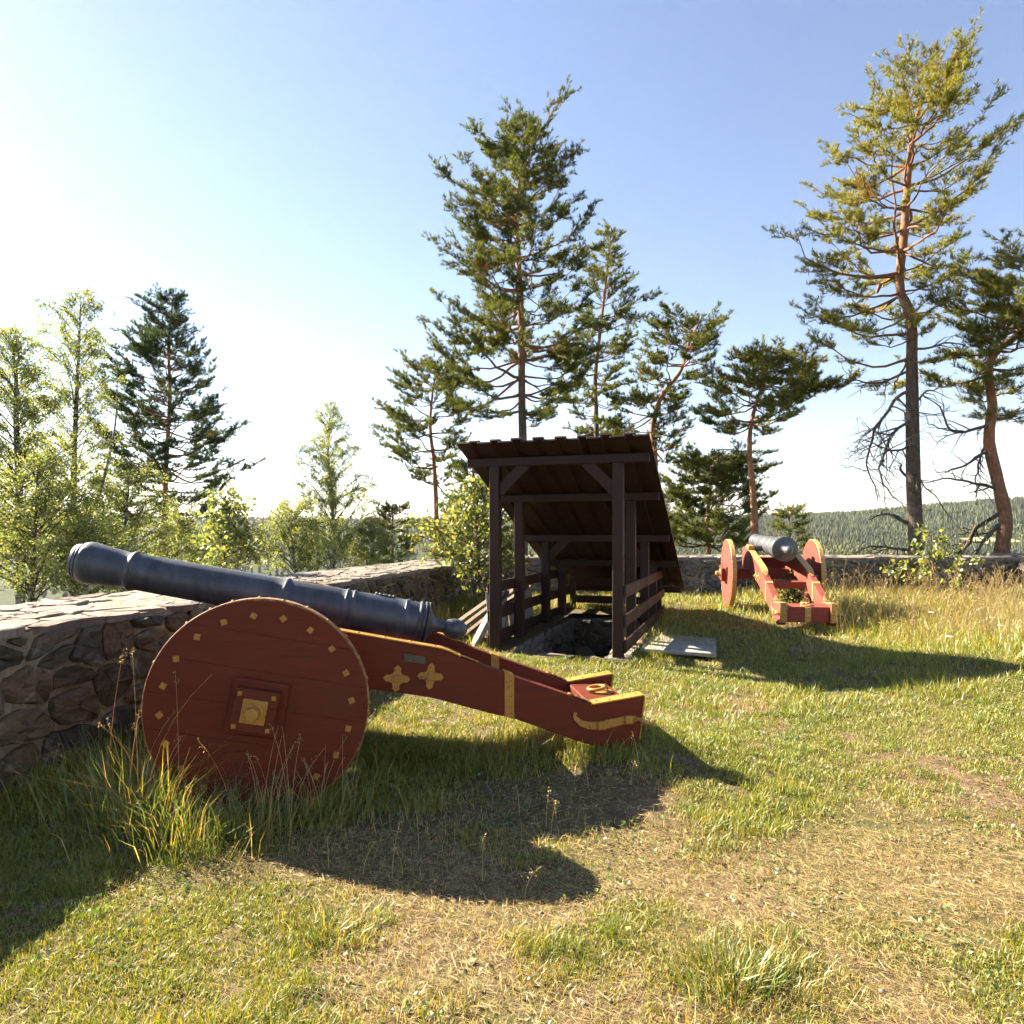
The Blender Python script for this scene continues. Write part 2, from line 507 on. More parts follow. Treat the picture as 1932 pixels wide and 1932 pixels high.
def make_ground():
    # grid laid along the shelter's axes so that the stairwell is a clean hole
    def lines(a, b, cuts, fine, coarse, f0, f1):
        out = [a]
        while out[-1] < b:
            st = fine if f0 <= out[-1] <= f1 else coarse
            out.append(out[-1] + st)
        out = np.array(out)
        for c in cuts: out[np.argmin(abs(out - c))] = c
        return np.unique(out)
    S = lines(-9.5, 16.5, PIT[:2], .11, .3, -4, 6)
    T = lines(-12.5, 8.5, PIT[2:], .11, .3, -8, 5)
    ss, tt = np.meshgrid(S, T, indexing='ij')
    X = SL[0] + ss * W[0] + tt * U[0]; Y = SL[1] + ss * W[1] + tt * U[1]
    Z = zg(X, Y)
    # outside the walls it sinks under the terrain
    outside = np.maximum(np.maximum(Y - 16.2, 0), np.maximum(wall_x(Y) - .9 - X, 0))
    Z = Z - np.minimum(3.0, outside * 1.0) * (outside > 0)
    n, m = ss.shape
    idx = np.arange(n * m).reshape(n, m)
    q = np.stack([idx[:-1, :-1], idx[1:, :-1], idx[1:, 1:], idx[:-1, 1:]], -1).reshape(-1, 4)
    cs = (ss[:-1, :-1] + ss[1:, 1:]).ravel() / 2; ct = (tt[:-1, :-1] + tt[1:, 1:]).ravel() / 2
    keep = ~((cs > PIT[0]) & (cs < PIT[1]) & (ct > PIT[2]) & (ct < PIT[3]))
    g = Geo().add(np.stack([X, Y, Z], -1).reshape(-1, 3), quads=q[keep])
    o = obj('ground', g, M['ground'], smooth=True); o['kind'] = 'structure'
    o['label'] = 'trodden grassy yard inside the stone walls'

def wall_x(y):
    """Inner face of the long wall: its x at depth y."""
    return -3.11 + (np.asarray(y, float) - 4.15) * .218

def make_terrain():
    rs = np.concatenate([np.arange(9, 40, 2.5), np.geomspace(42, 5200, 90)])
    az = np.concatenate([np.linspace(-180, -62, 24)[:-1], np.linspace(-62, 62, 180), np.linspace(62, 180, 24)[1:]])
    rr, aa = np.meshgrid(rs, np.radians(az), indexing='ij')
    X = rr * np.sin(aa); Y = 6 + rr * np.cos(aa)
    Z = zt(X, Y)
    Z[:3] = np.minimum(Z[:3], -1.0)
    n, m = rr.shape
    idx = np.arange(n * m).reshape(n, m)
    q = np.stack([idx[:-1, :-1], idx[:-1, 1:], idx[1:, 1:], idx[1:, :-1]], -1).reshape(-1, 4)
    g = Geo().add(np.stack([X, Y, Z], -1).reshape(-1, 3), quads=q)
    o = obj('terrain', g, M['terrain'], smooth=True); o['kind'] = 'structure'
    o['label'] = 'wooded hills and valley beyond the fort'

make_ground(); make_terrain()
# ------------------------------------------------------------------ rubble masonry: every stone a piece of its own
def clip(poly, p, n):
    """Keep the side of the line through p where (x-p).n <= 0."""
    out = []
    m = len(poly)
    for i in range(m):
        a, b = poly[i], poly[(i + 1) % m]
        da = (a - p) @ n; db = (b - p) @ n
        if da <= 0: out.append(a)
        if (da < 0) != (db < 0) and abs(da - db) > 1e-12: out.append(a + (b - a) * (da / (da - db)))
    return out

def cells(seeds, w, h, asp, near=18):
    S = np.array(seeds); K = S * np.array([1, asp])
    res = []
    for i in range(len(S)):
        poly = [np.array(p, float) for p in ((0, 0), (w, 0), (w, h * asp), (0, h * asp))]
        d = np.linalg.norm(K - K[i], axis=1)
        for j in np.argsort(d)[1:near]:
            mid = (K[i] + K[j]) / 2
            poly = clip(poly, mid, (K[j] - K[i]) / (d[j] + 1e-9))
            if len(poly) < 3: break
        if len(poly) >= 3:
            res.append(np.array(poly) / np.array([1, asp]))
        else: res.append(None)
    return res

def inset_round(poly, gap, rng, cutc=.3):
    """Shrink by gap, cut the corners."""
    c = poly.mean(0)
    p = poly
    # inset by clipping each edge moved inwards
    q = [x.copy() for x in p]
    n = len(p)
    for i in range(n):
        a, b = p[i], p[(i + 1) % n]
        e = b - a; L = np.linalg.norm(e)
        if L < 1e-6: continue
        nn = np.array([e[1], -e[0]]) / L
        if (c - a) @ nn > 0: nn = -nn
        q = clip(q, a - nn * gap * rng.uniform(.5, 1.5), nn)
        if len(q) < 3: return None
    q = np.array(q)
    out = []
    n = len(q)
    for i in range(n):
        a, b = q[i], q[(i + 1) % n]
        L = np.linalg.norm(b - a)
        k = cutc * rng.uniform(.5, 1.1)
        k = min(k, .45)
        out.append(a + (b - a) * k)
        if L > .16: out.append(a + (b - a) * .5 + np.array([e for e in rng.normal(0, .012, 2)]))
        out.append(b + (a - b) * k)
    out = np.array(out)
    keep = [0]
    for i in range(1, len(out)):
        if np.linalg.norm(out[i] - out[keep[-1]]) > .02: keep.append(i)
    out = out[keep]
    return out if len(out) >= 4 else None

def stone_mesh(poly, frame, back, proud, rng, flat=False, tilt=.06):
    """A stone with a rounded front: back ring, shoulder ring, face ring, centre. Mesh about its own centre."""
    c = poly.mean(0); n = len(poly)
    O, ud, vd, nd = frame
    size = np.sqrt(((poly - c) ** 2).sum(1).mean())
    tl = rng.normal(0, tilt if not flat else .012, 2)
    rings = []
    rough = .004 if flat else min(.022, .10 * size)
    for k, (s, d) in enumerate(((1.0, -back), (1.0, proud * .45), (.84 if not flat else .93, proud * .95), (.45, proud * 1.05))):
        p = c + (poly - c) * s
        dd = np.full(n, d, float)
        if k: dd += (p - c) @ tl + rng.normal(0, rough * (.6 if k == 1 else 1), n)
        if k: p = p + rng.normal(0, .035 * size, p.shape)
        rings.append(O + p[:, :1] * ud + p[:, 1:] * vd + dd[:, None] * nd)
    top = O + c[0] * ud + c[1] * vd + (proud * 1.05 + rng.normal(0, rough)) * nd
    V = np.concatenate(rings + [top[None]])
    i = np.arange(n); j = (i + 1) % n
    q = [np.stack([k * n + i, k * n + j, (k + 1) * n + j, (k + 1) * n + i], -1) for k in range(3)]
    t = np.stack([3 * n + i, 3 * n + j, np.full(n, 4 * n)], -1)
    base = V.mean(0)
    return Geo().add(V - base, tris=t, quads=np.concatenate(q)), base

def rubble_seeds(w, h, rng, sw, shh, jit=.32, hole=None):
    """Rows of uneven stones. sw, shh may depend on u: functions."""
    seeds = []
    v = 0.0
    while v < h - .03:
        rh = shh * rng.uniform(.6, 1.45)
        if v + rh > h - .06: rh = h - v
        u = -rng.uniform(0, .2)
        while u < w:
            L = sw(u) * rng.choice([.45, .7, 1.0, 1.35, 1.8]) * rng.uniform(.85, 1.15)
            p = np.array([u + L / 2 + rng.normal(0, jit * L * .35), v + rh / 2 + rng.normal(0, jit * rh)])
            if 0 < p[0] < w and 0 < p[1] < h and (hole is None or not hole(p)): seeds.append(p)
            u += L
        v += rh
    return seeds

def masonry(parent, base, O, ud, vd, nd, w, h, sw, shh, mat, seed, gap=.014, back=.07, proud=.035, asp=1.5, flat=False, name='stone', hole=None, jit=.32):
    rng = np.random.RandomState(seed)
    seeds = rubble_seeds(w, h, rng, sw, shh, jit, hole)
    for poly in cells(seeds, w, h, asp):
        if poly is None: continue
        if hole is not None and hole(poly.mean(0)): continue
        p = inset_round(poly, gap, rng, .22 if flat else .26)
        if p is None: continue
        if flat: p[:, 1] -= np.where(p[:, 1] < .06, rng.uniform(-.025, .03, len(p)), 0)
        g, c = stone_mesh(p, (O, ud, vd, nd), back, proud * rng.uniform(.5, 1.5), rng, flat)
        o = obj(name, g, mat, parent, angle=24)
        o.location = c - base + (nd * rng.normal(0, .006) if flat else 0)

def v3(*a): return np.array(a, float)
def core(name, parent, base, O, ud, vd, nd, w, h, t, mat, res=.22, amp=.012):
    """Mortar body behind the stones: a rough sheet in front, plain elsewhere."""
    nu, nv = max(2, int(w / res)), max(2, int(h / res))
    u = np.linspace(0, w, nu + 1); v = np.linspace(0, h, nv + 1)
    uu, vv = np.meshgrid(u, v, indexing='ij')
    d = amp * (vnoise(uu, vv, .3, 4) - .7) * 2
    P = O + uu[..., None] * ud + vv[..., None] * vd + d[..., None] * nd
    idx = np.arange(uu.size).reshape(uu.shape)
    q = np.stack([idx[:-1, :-1], idx[1:, :-1], idx[1:, 1:], idx[:-1, 1:]], -1).reshape(-1, 4)
    g = Geo().add(P.reshape(-1, 3) - base, quads=q)
    return obj(name, g, mat, parent, smooth=True)

# the long wall beside the near gun
def long_wall():
    y0, y1 = 1.2, 15.5
    d = np.array([.218, 1.0]); L = np.hypot(*d); d /= L
    ud = v3(d[0], d[1], 0); nd = v3(d[1], -d[0], 0); up = v3(0, 0, 1)
    A = v3(wall_x(y0), y0, 0)
    Wl = (y1 - y0) * L; zb, H, TH = -.25, 1.31, 1.57
    base = A + v3(0, 0, zb)
    t = thing('stone_wall', 'long thick rubble stone wall with a flat paved top under the near cannon barrel', 'wall', base)
    g = Geo()
    P = [A - nd * .05, A + ud * Wl - nd * .05, A + ud * Wl - nd * TH, A - nd * TH]
    P = [p + v3(0, 0, zb) - base for p in P]
    g.prism(P, (0, 0, H - .035))
    obj('core', g, M['mortar'], t)
    core('mortar_face', t, base, A + v3(0, 0, zb) - nd * .006, ud, up, nd, Wl, H - .03, 0, M['mortar'], .16, .016)
    core('mortar_top', t, base, A + v3(0, 0, zb + H - .012), ud, -nd, up, Wl, TH, 0, M['mortar'], .2, .008)
    vis = lambda u: .30 + .008 * u
    masonry(t, base, A + v3(0, 0, zb), ud, up, nd, Wl, H - .04, vis, .235, M['stone'], 11, .017, .06, .034, 1.4)
    masonry(t, base, A + v3(0, 0, zb + H - .012) + nd * .025, ud, -nd, up, Wl, TH, lambda u: .40 + .014 * u, .22, M['flagstone'], 12, .014, .045, .010, 1.25, True, 'capstone')
    # outer face, seen only from beside
    core('outer_face', t, base, A + v3(0, 0, zb - 1.5) - nd * (TH + .01), ud, up, -nd, Wl, H + 1.45, 0, M['mortar'], .3, .03)

def far_wall():
    y = 15.5
    x0, x1 = -1.0, 11.5
    zb, H, TH = .05, 1.08, 1.65
    A = v3(x0, y, zb); ud = v3(1, 0, 0); up = v3(0, 0, 1); nd = v3(0, -1, 0)
    Wl = x1 - x0
    t = thing('stone_wall', 'low rubble stone wall running across behind the far cannon and the stair shelter', 'wall', A)
    base = A
    g = Geo(); g.prism([v3(0, .03, 0), v3(Wl, .03, 0), v3(Wl, TH, 0), v3(0, TH, 0)], (0, 0, H - .035))
    obj('core', g, M['mortar'], t)
    core('mortar_face', t, base, A + v3(0, .005, 0), ud, up, nd, Wl, H - .03, 0, M['mortar'], .16, .016)
    core('mortar_top', t, base, A + v3(0, 0, H - .012), ud, v3(0, 1, 0), up, Wl, TH, 0, M['mortar'], .2, .008)
    masonry(t, base, A, ud, up, nd, Wl, H - .04, lambda u: .44, .25, M['stone_grey'], 21, .018, .06, .05, 1.5)
    masonry(t, base, A + v3(0, -.03, H - .012), ud, v3(0, 1, 0), up, Wl, TH, lambda u: .62, .34, M['flagstone'], 22, .02, .06, .014, 1.3, True, 'capstone')
    # short return towards the camera at its far end
    B = v3(x1 - .02, y + 1.4, zb)
    t2 = thing('stone_wall', 'short stretch of rubble wall turning towards the viewer at the picture edge', 'wall', B)
    nd2 = v3(-1, 0, 0); ud2 = v3(0, -1, 0); L2 = 6.5
    g = Geo(); g.prism([v3(.03, 0, 0), v3(1.4, 0, 0), v3(1.4, -L2, 0), v3(.03, -L2, 0)], (0, 0, H + .02))
    obj('core', g, M['mortar'], t2)
    core('mortar_face', t2, B, B, ud2, up, nd2, L2, H, 0, M['mortar'], .16, .016)
    masonry(t2, B, B, ud2, up, nd2, L2, H, lambda u: .42, .25, M['stone_grey'], 23, .018, .06, .05, 1.5)
    masonry(t2, B, B + v3(-.05, 0, H + .02), ud2, v3(1, 0, 0), up, L2, 1.45, lambda u: .7, .42, M['flagstone'], 24, .02, .10, .022, 1.3, True, 'capstone')
    masonry(t2, B, B + v3(1.4, -L2, 0), v3(-1, 0, 0), up, v3(0, -1, 0), 1.4, H, lambda u: .42, .25, M['stone_grey'], 25, .018, .06, .05, 1.5)
long_wall(); far_wall()

# ------------------------------------------------------------------ the stairwell
def stairwell():
    z0 = .135; dep = 1.75
    base = sh(SWID / 2, 0, z0)
    t = thing('stone_stairwell', 'stone lined stair pit going down into the dark under the wooden shelter', 'stairwell', base)
    u3 = v3(U[0], U[1], 0); w3 = v3(W[0], W[1], 0); up = v3(0, 0, 1)
    s0, s1, t0, t1 = PIT
    L = t1 - t0
    # left and right walls, built as a core with stones on the faces towards the pit
    for (sa, sb, face, nrm) in ((-.12, s0 - .02, s0, w3), (s1 + .02, SWID + .14, s1, -w3)):
        g = Geo()
        P = [sh(sa, t0 - .1, z0 - dep), sh(sb, t0 - .1, z0 - dep), sh(sb, t1 + .3, z0 - dep), sh(sa, t1 + .3, z0 - dep)]
        g.prism([p - base for p in P], (0, 0, dep - .01))
        obj('core', g, M['mortar'], t)
        masonry(t, base, sh(face, t0, z0 - dep) - nrm * .02, u3, up, nrm, L, dep + .01, lambda u: .36, .26, M['stone_grey'], 31 if face == s0 else 32, .012, .05, .045, 1.4)
        masonry(t, base, sh(sa, t0 - .1, z0 - .01), u3, w3, up, L + .4, sb - sa + .04, lambda u: .5, .3, M['flagstone'], 33 if face == s0 else 34, .012, .05, .02, 1.3, True, 'capstone')
    # back wall with an arched opening
    aw, ah, cx = .98, 1.28, (s1 - s0) * .56
    def arch(p):
        x = abs(p[0] - cx); zz = p[1]
        return x < aw / 2 and zz < ah - aw / 2 or (x ** 2 + (zz - (ah - aw / 2)) ** 2) < (aw / 2) ** 2
    masonry(t, base, sh(s0, t1, z0 - dep), w3, up, -u3, s1 - s0, dep, lambda u: .26, .2, M['stone'], 35, .010, .12, .04, 1.3, hole=arch)
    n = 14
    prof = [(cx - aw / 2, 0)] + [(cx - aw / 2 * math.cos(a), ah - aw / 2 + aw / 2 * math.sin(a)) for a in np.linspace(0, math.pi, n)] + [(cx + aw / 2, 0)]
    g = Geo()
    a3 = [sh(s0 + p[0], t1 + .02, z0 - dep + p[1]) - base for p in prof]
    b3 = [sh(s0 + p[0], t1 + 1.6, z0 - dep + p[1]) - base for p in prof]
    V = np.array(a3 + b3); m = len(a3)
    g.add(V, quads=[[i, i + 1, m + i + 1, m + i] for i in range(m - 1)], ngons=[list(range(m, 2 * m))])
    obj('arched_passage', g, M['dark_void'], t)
    # wall body above and beside the arch
    g = Geo()
    top = [(cx - aw / 2 * math.cos(a), ah - aw / 2 + aw / 2 * math.sin(a)) for a in np.linspace(0, math.pi, n)]
    wd = s1 - s0
    poly = [(0, 0), (cx - aw / 2, 0)] + top + [(cx + aw / 2, 0), (wd, 0), (wd, dep - .01), (0, dep - .01)]
    P = [sh(s0 + p[0], t1 + .03, z0 - dep + p[1]) - base for p in poly]
    g.prism(P, u3 * .3)
    obj('back_wall', g, M['mortar'], t)
    # flat ledge behind the pit at ground level
    masonry(t, base, sh(s0 - .1, t1, z0 - .02), w3, u3, up, s1 - s0 + .2, .75, lambda u: .5, .4, M['flagstone'], 36, .012, .06, .02, 1.2, True, 'capstone')
    # front sill of flat stones, then steps down
    masonry(t, base, sh(s0 - .25, t0 - .24, z0 - .045), w3, u3, up, s1 - s0 + .5, .34, lambda u: .42, .34, M['flagstone'], 37, .012, .09, .03, 1.2, True, 'sill_stone')
    for k in range(8):
        g = Geo()
        P = [sh(s0 - .01, t0 + .08 + k * .30, z0 - dep), sh(s1 + .01, t0 + .08 + k * .30, z0 - dep), sh(s1 + .01, t0 + .39 + k * .30, z0 - dep), sh(s0 - .01, t0 + .39 + k * .30, z0 - dep)]
        g.prism([p - base for p in P], (0, 0, max(.06, dep - .16 - k * .2)))
        obj('step', g, M['stone_grey'], t, bevel=.015)
    g = Geo(); P = [sh(s0 - .1, t0 - .1, z0 - dep - .05), sh(s1 + .1, t0 - .1, z0 - dep - .05), sh(s1 + .1, t1 + .1, z0 - dep - .05), sh(s0 - .1, t1 + .1, z0 - dep - .05)]
    g.prism([p - base for p in P], (0, 0, .04)); obj('pit_floor', g, M['mortar'], t)
    g = Geo(); P = [sh(s0 - .3, t0 - .1, z0 - dep), sh(s1 + .3, t0 - .1, z0 - dep), sh(s1 + .3, t0 - .02, z0 - dep), sh(s0 - .3, t0 - .02, z0 - dep)]
    g.prism([p - base for p in P], (0, 0, dep - .06)); obj('front_wall', g, M['mortar'], t)
stairwell()

# ------------------------------------------------------------------ wooden shelter over the stairs
def shelter():
    z0 = .135
    base = sh(SWID / 2, 0, z0)
    t = thing('stair_shelter', 'dark brown timber shelter with a steep board roof over the stair pit', 'shelter', base)
    u3 = v3(U[0], U[1], 0); w3 = v3(W[0], W[1], 0); up = v3(0, 0, 1)
    Rm = np.stack([w3, u3, up], 1)
    def bar(name, c, size, mat='shed_z', bev=.006):
        # a piece with its own origin, turned to the shelter's axes; longest side lies along its local z for the grain
        o = obj(name, Geo().box((0, 0, 0), size), M[mat], t, bevel=bev)
        o.location = c - base
        o.rotation_euler = (0, 0, -SA)
        return o
    tops = {0.0: 2.53, 1.02: 2.11, 2.43: 1.53, 3.5: 1.09}
    pw = .13
    for tt, zt_ in tops.items():
        for s in (0, SWID):
            zb = z0 - .02
            bar('post', sh(s, tt, (zb + zt_) / 2), (pw, pw, zt_ - zb))
        bar('beam', sh(SWID / 2, tt, zt_ + .055), (SWID + .76, .10, .11), 'shed_x')
    # last low posts
    for s in (0, SWID):
        bar('post', sh(s, 4.35, z0 + .32), (.10, .10, .66))
    bar('beam', sh(SWID / 2, 4.72, .605), (SWID + .74, .09, .10), 'shed_x')
    # knee braces
    for tt in (0.0, 2.43):
        zt_ = tops[tt]
        for s, sg in ((0, 1), (SWID, -1)):
            leg = .42 if tt == 0 else .34
            th = .13
            pts = [(pw / 2, -leg), (pw / 2, -leg + th * 1.5), (leg - th * 1.5 + pw / 2, 0), (leg + pw / 2, 0)]
            pts = [(sg * a, b) for a, b in pts]
            c = sh(s, tt, zt_)
            P = [c + w3 * a + up * b - u3 * .03 - base for a, b in pts]
            obj('brace', Geo().prism(P, u3 * .06), M['shed_z'], t, bevel=.004)
    # side rails on the outer faces of the posts
    for s, sg in ((0, -1), (SWID, 1)):
        for zc, tend in ((.945, 4.20), (.585, 4.42), (.27, 4.45)):
            o = bar('rail', sh(s + sg * (pw / 2 + .018), (tend - .05) / 2, zc), (.034, tend + .05, .15), 'shed_y')
    for zc in (.745, .42):
        bar('rail', sh(SWID / 2, 4.36, zc), (SWID + .1, .034, .14), 'shed_x')
    # roof: under boards and cover boards alternating, each its own plank
    sl = -.414; ang = math.atan(sl); ca, sa = math.cos(ang), math.sin(ang)
    d3 = u3 * ca + up * sa; n3 = -u3 * sa + up * ca
    rng = np.random.RandomState(3)
    s_lo, s_hi = -.40, SWID + .40
    Wd = s_hi - s_lo
    nb = 9; pitch = Wd / (nb - .42)
    bw_low, bw_up = .185, .145
    t_f, t_e = -.36, 4.98
    Lr = (t_e - t_f) / ca
    org = sh(0, 0, 2.64)
    def plank(s, width, off, lf, extra):
        c = org + w3 * s + d3 * ((t_f + t_e) / 2 / ca + extra) + n3 * off
        o = obj('roof_board', Geo().box((0, 0, 0), (width, lf, .026)), M['shed_y'], t, bevel=.003)
        o.location = c - base
        mw = Matrix([[*(w3[i], d3[i], n3[i])] for i in range(3)])
        o.rotation_euler = mw.to_euler()
    for k in range(nb):
        plank(s_lo + bw_low / 2 + k * pitch, bw_low, .013 + rng.uniform(0, .004), Lr + rng.uniform(-.02, .02), rng.uniform(-.012, .012))
    for k in range(nb - 1):
        plank(s_lo + bw_low / 2 + (k + .5) * pitch, bw_up, .045 + rng.uniform(0, .004), Lr + rng.uniform(-.02, .02), rng.uniform(-.012, .012))
    # battens between beams and boards
    return t
shelter()

# ------------------------------------------------------------------ loose things about the shelter
def loose():
    # plank lying by the rails
    c = sh(SWID + .66, 1.02, 0); z = float(zg(c[0], c[1])) + .03
    for k, (ds, w_) in enumerate(((-.20, .36), (.17, .34))):
        pass
    o = obj('ground_slab', Geo().box((0, 0, 0), (.92, 1.5, .05)), M['grey_plank'], bevel=.008)
    o.location = (c[0], c[1], z); o.rotation_euler = (R(-1.0), R(1.5), -SA + R(2))
    tag(o, 'pale grey slab lying flat in the grass beside the shelter rails', 'slab')
    # boards leaning behind the near left post
    spec = [('plank', -.62, .55, (1.15, .20, .024), 'old_plank', (R(38), R(4), R(20)), .40, 'weathered brown plank leaning lowest in the heap by the shelter post', 'plank'),
            ('plank', -.48, .75, (1.2, .24, .024), 'old_plank', (R(42), R(2), R(24)), .46, 'weathered plank leaning in the middle of the heap by the shelter post', 'plank'),
            ('plank', -.33, .95, (1.1, .26, .024), 'old_plank', (R(46), R(-3), R(28)), .50, 'weathered plank leaning topmost in the heap by the shelter post', 'plank')]
    for i, (nm, s, tt, size, mt, rot, zc, lab, cat) in enumerate(spec):
        p0 = sh(s - .42, tt - .35, .16); p1 = sh(s + .42, tt + .25, .84 + .03 * i)
        d = p1 - p0; L = np.linalg.norm(d); d /= L
        sidev = np.cross(d, v3(0, 0, 1)); sidev /= np.linalg.norm(sidev); nn = np.cross(sidev, d)
        o = obj(nm, Geo().box((0, 0, 0), (L, size[1], size[2])), M[mt], bevel=.004)
        o.location = (p0 + p1) / 2
        o.rotation_euler = Matrix([[d[k], sidev[k], nn[k]] for k in range(3)]).to_euler()
        tag(o, lab, cat, 'planks heaped behind the shelter')
    # pale stone slab leaning on the post
    p0 = sh(-.36, .22, .12); p1 = sh(-.17, .42, .58)
    d = p1 - p0; L = np.linalg.norm(d); d /= L
    sv = np.cross(d, v3(0, 0, 1)); sv /= np.linalg.norm(sv); nn = np.cross(sv, d)
    rng = np.random.RandomState(8)
    poly = [(-.5, -.5), (-.2, -.56), (.2, -.5), (.5, -.38), (.52, .2), (.35, .48), (-.1, .55), (-.5, .46)]
    P = [v3(a * L, b * .15, 0) for a, b in poly]
    o = obj('stone_slab', Geo().prism(P, (0, 0, .07)), M['white_plaster'], bevel=.012)
    o.location = (p0 + p1) / 2
    o.rotation_euler = Matrix([[d[k], sv[k], nn[k]] for k in range(3)]).to_euler()
    tag(o, 'pale broken stone slab leaning on the shelter post', 'stone')
    # crumpled blue plastic
    g = Geo(); n = 9
    xx, yy = np.meshgrid(np.linspace(-.09, .09, n), np.linspace(-.08, .08, n), indexing='ij')
    zz = .10 * (fbm(xx * 10, yy * 10, 1.0, 3)) + .08 * (1 - (xx / .09) ** 2) * .6
    idx = np.arange(n * n).reshape(n, n)
    q = np.stack([idx[:-1, :-1], idx[1:, :-1], idx[1:, 1:], idx[:-1, 1:]], -1).reshape(-1, 4)
    g.add(np.stack([xx, yy, zz], -1).reshape(-1, 3), quads=q)
    o = obj('tarpaulin', g, M['blue_plastic'], smooth=True)
    o.location = sh(-.44, .5, .16); o.rotation_euler = (.5, .3, .4)
    tag(o, 'crumpled bit of blue plastic sheet among the heaped planks', 'tarpaulin')
    # grey sheets standing against the far side of the left rails
    for k, (tt, w_, h_, zc) in enumerate(((.50, .78, .72, .52), (1.62, 1.15, .78, .55))):
        o = obj('board_sheet', Geo().box((0, 0, 0), (.03, w_, h_)), M['grey_plank'], bevel=.004)
        o.location = sh(-.20 - .02 * k, tt + .15, zc); o.rotation_euler = (0, R(-4), -SA)
        tag(o, ['grey sheet standing behind the front left rails of the shelter', 'wider grey sheet standing behind the middle left rails of the shelter'][k], 'board', 'sheets behind the rails')
loose()
# ------------------------------------------------------------------ cannons
# Local space: +x along the trail, y across, z up; origin on the ground under the axle.
def disc_planks(Rr, n, tilt):
    """The disc cut into parallel planks; each a polygon in the wheel's plane."""
    edges = np.linspace(-Rr, Rr, n + 1)
    res = []
    for k in range(n):
        a, b = edges[k] + (.0009 if k else 0), edges[k + 1] - (.0009 if k < n - 1 else 0)
        ys = np.linspace(a, b, 9)
        hw = np.sqrt(np.maximum(0, Rr ** 2 - ys ** 2))
        pts = [(h, y) for h, y in zip(hw, ys)] + [(-h, y) for h, y in zip(hw[::-1], ys[::-1])]
        c, s = math.cos(tilt), math.sin(tilt)
        pts = [(x * c - y * s, x * s + y * c) for x, y in pts]
        q = [pts[0]]
        for p in pts[1:]:
            if math.hypot(p[0] - q[-1][0], p[1] - q[-1][1]) > 1e-4: q.append(p)
        if math.hypot(q[0][0] - q[-1][0], q[0][1] - q[-1][1]) < 1e-4: q.pop()
        res.append(q)
    return res

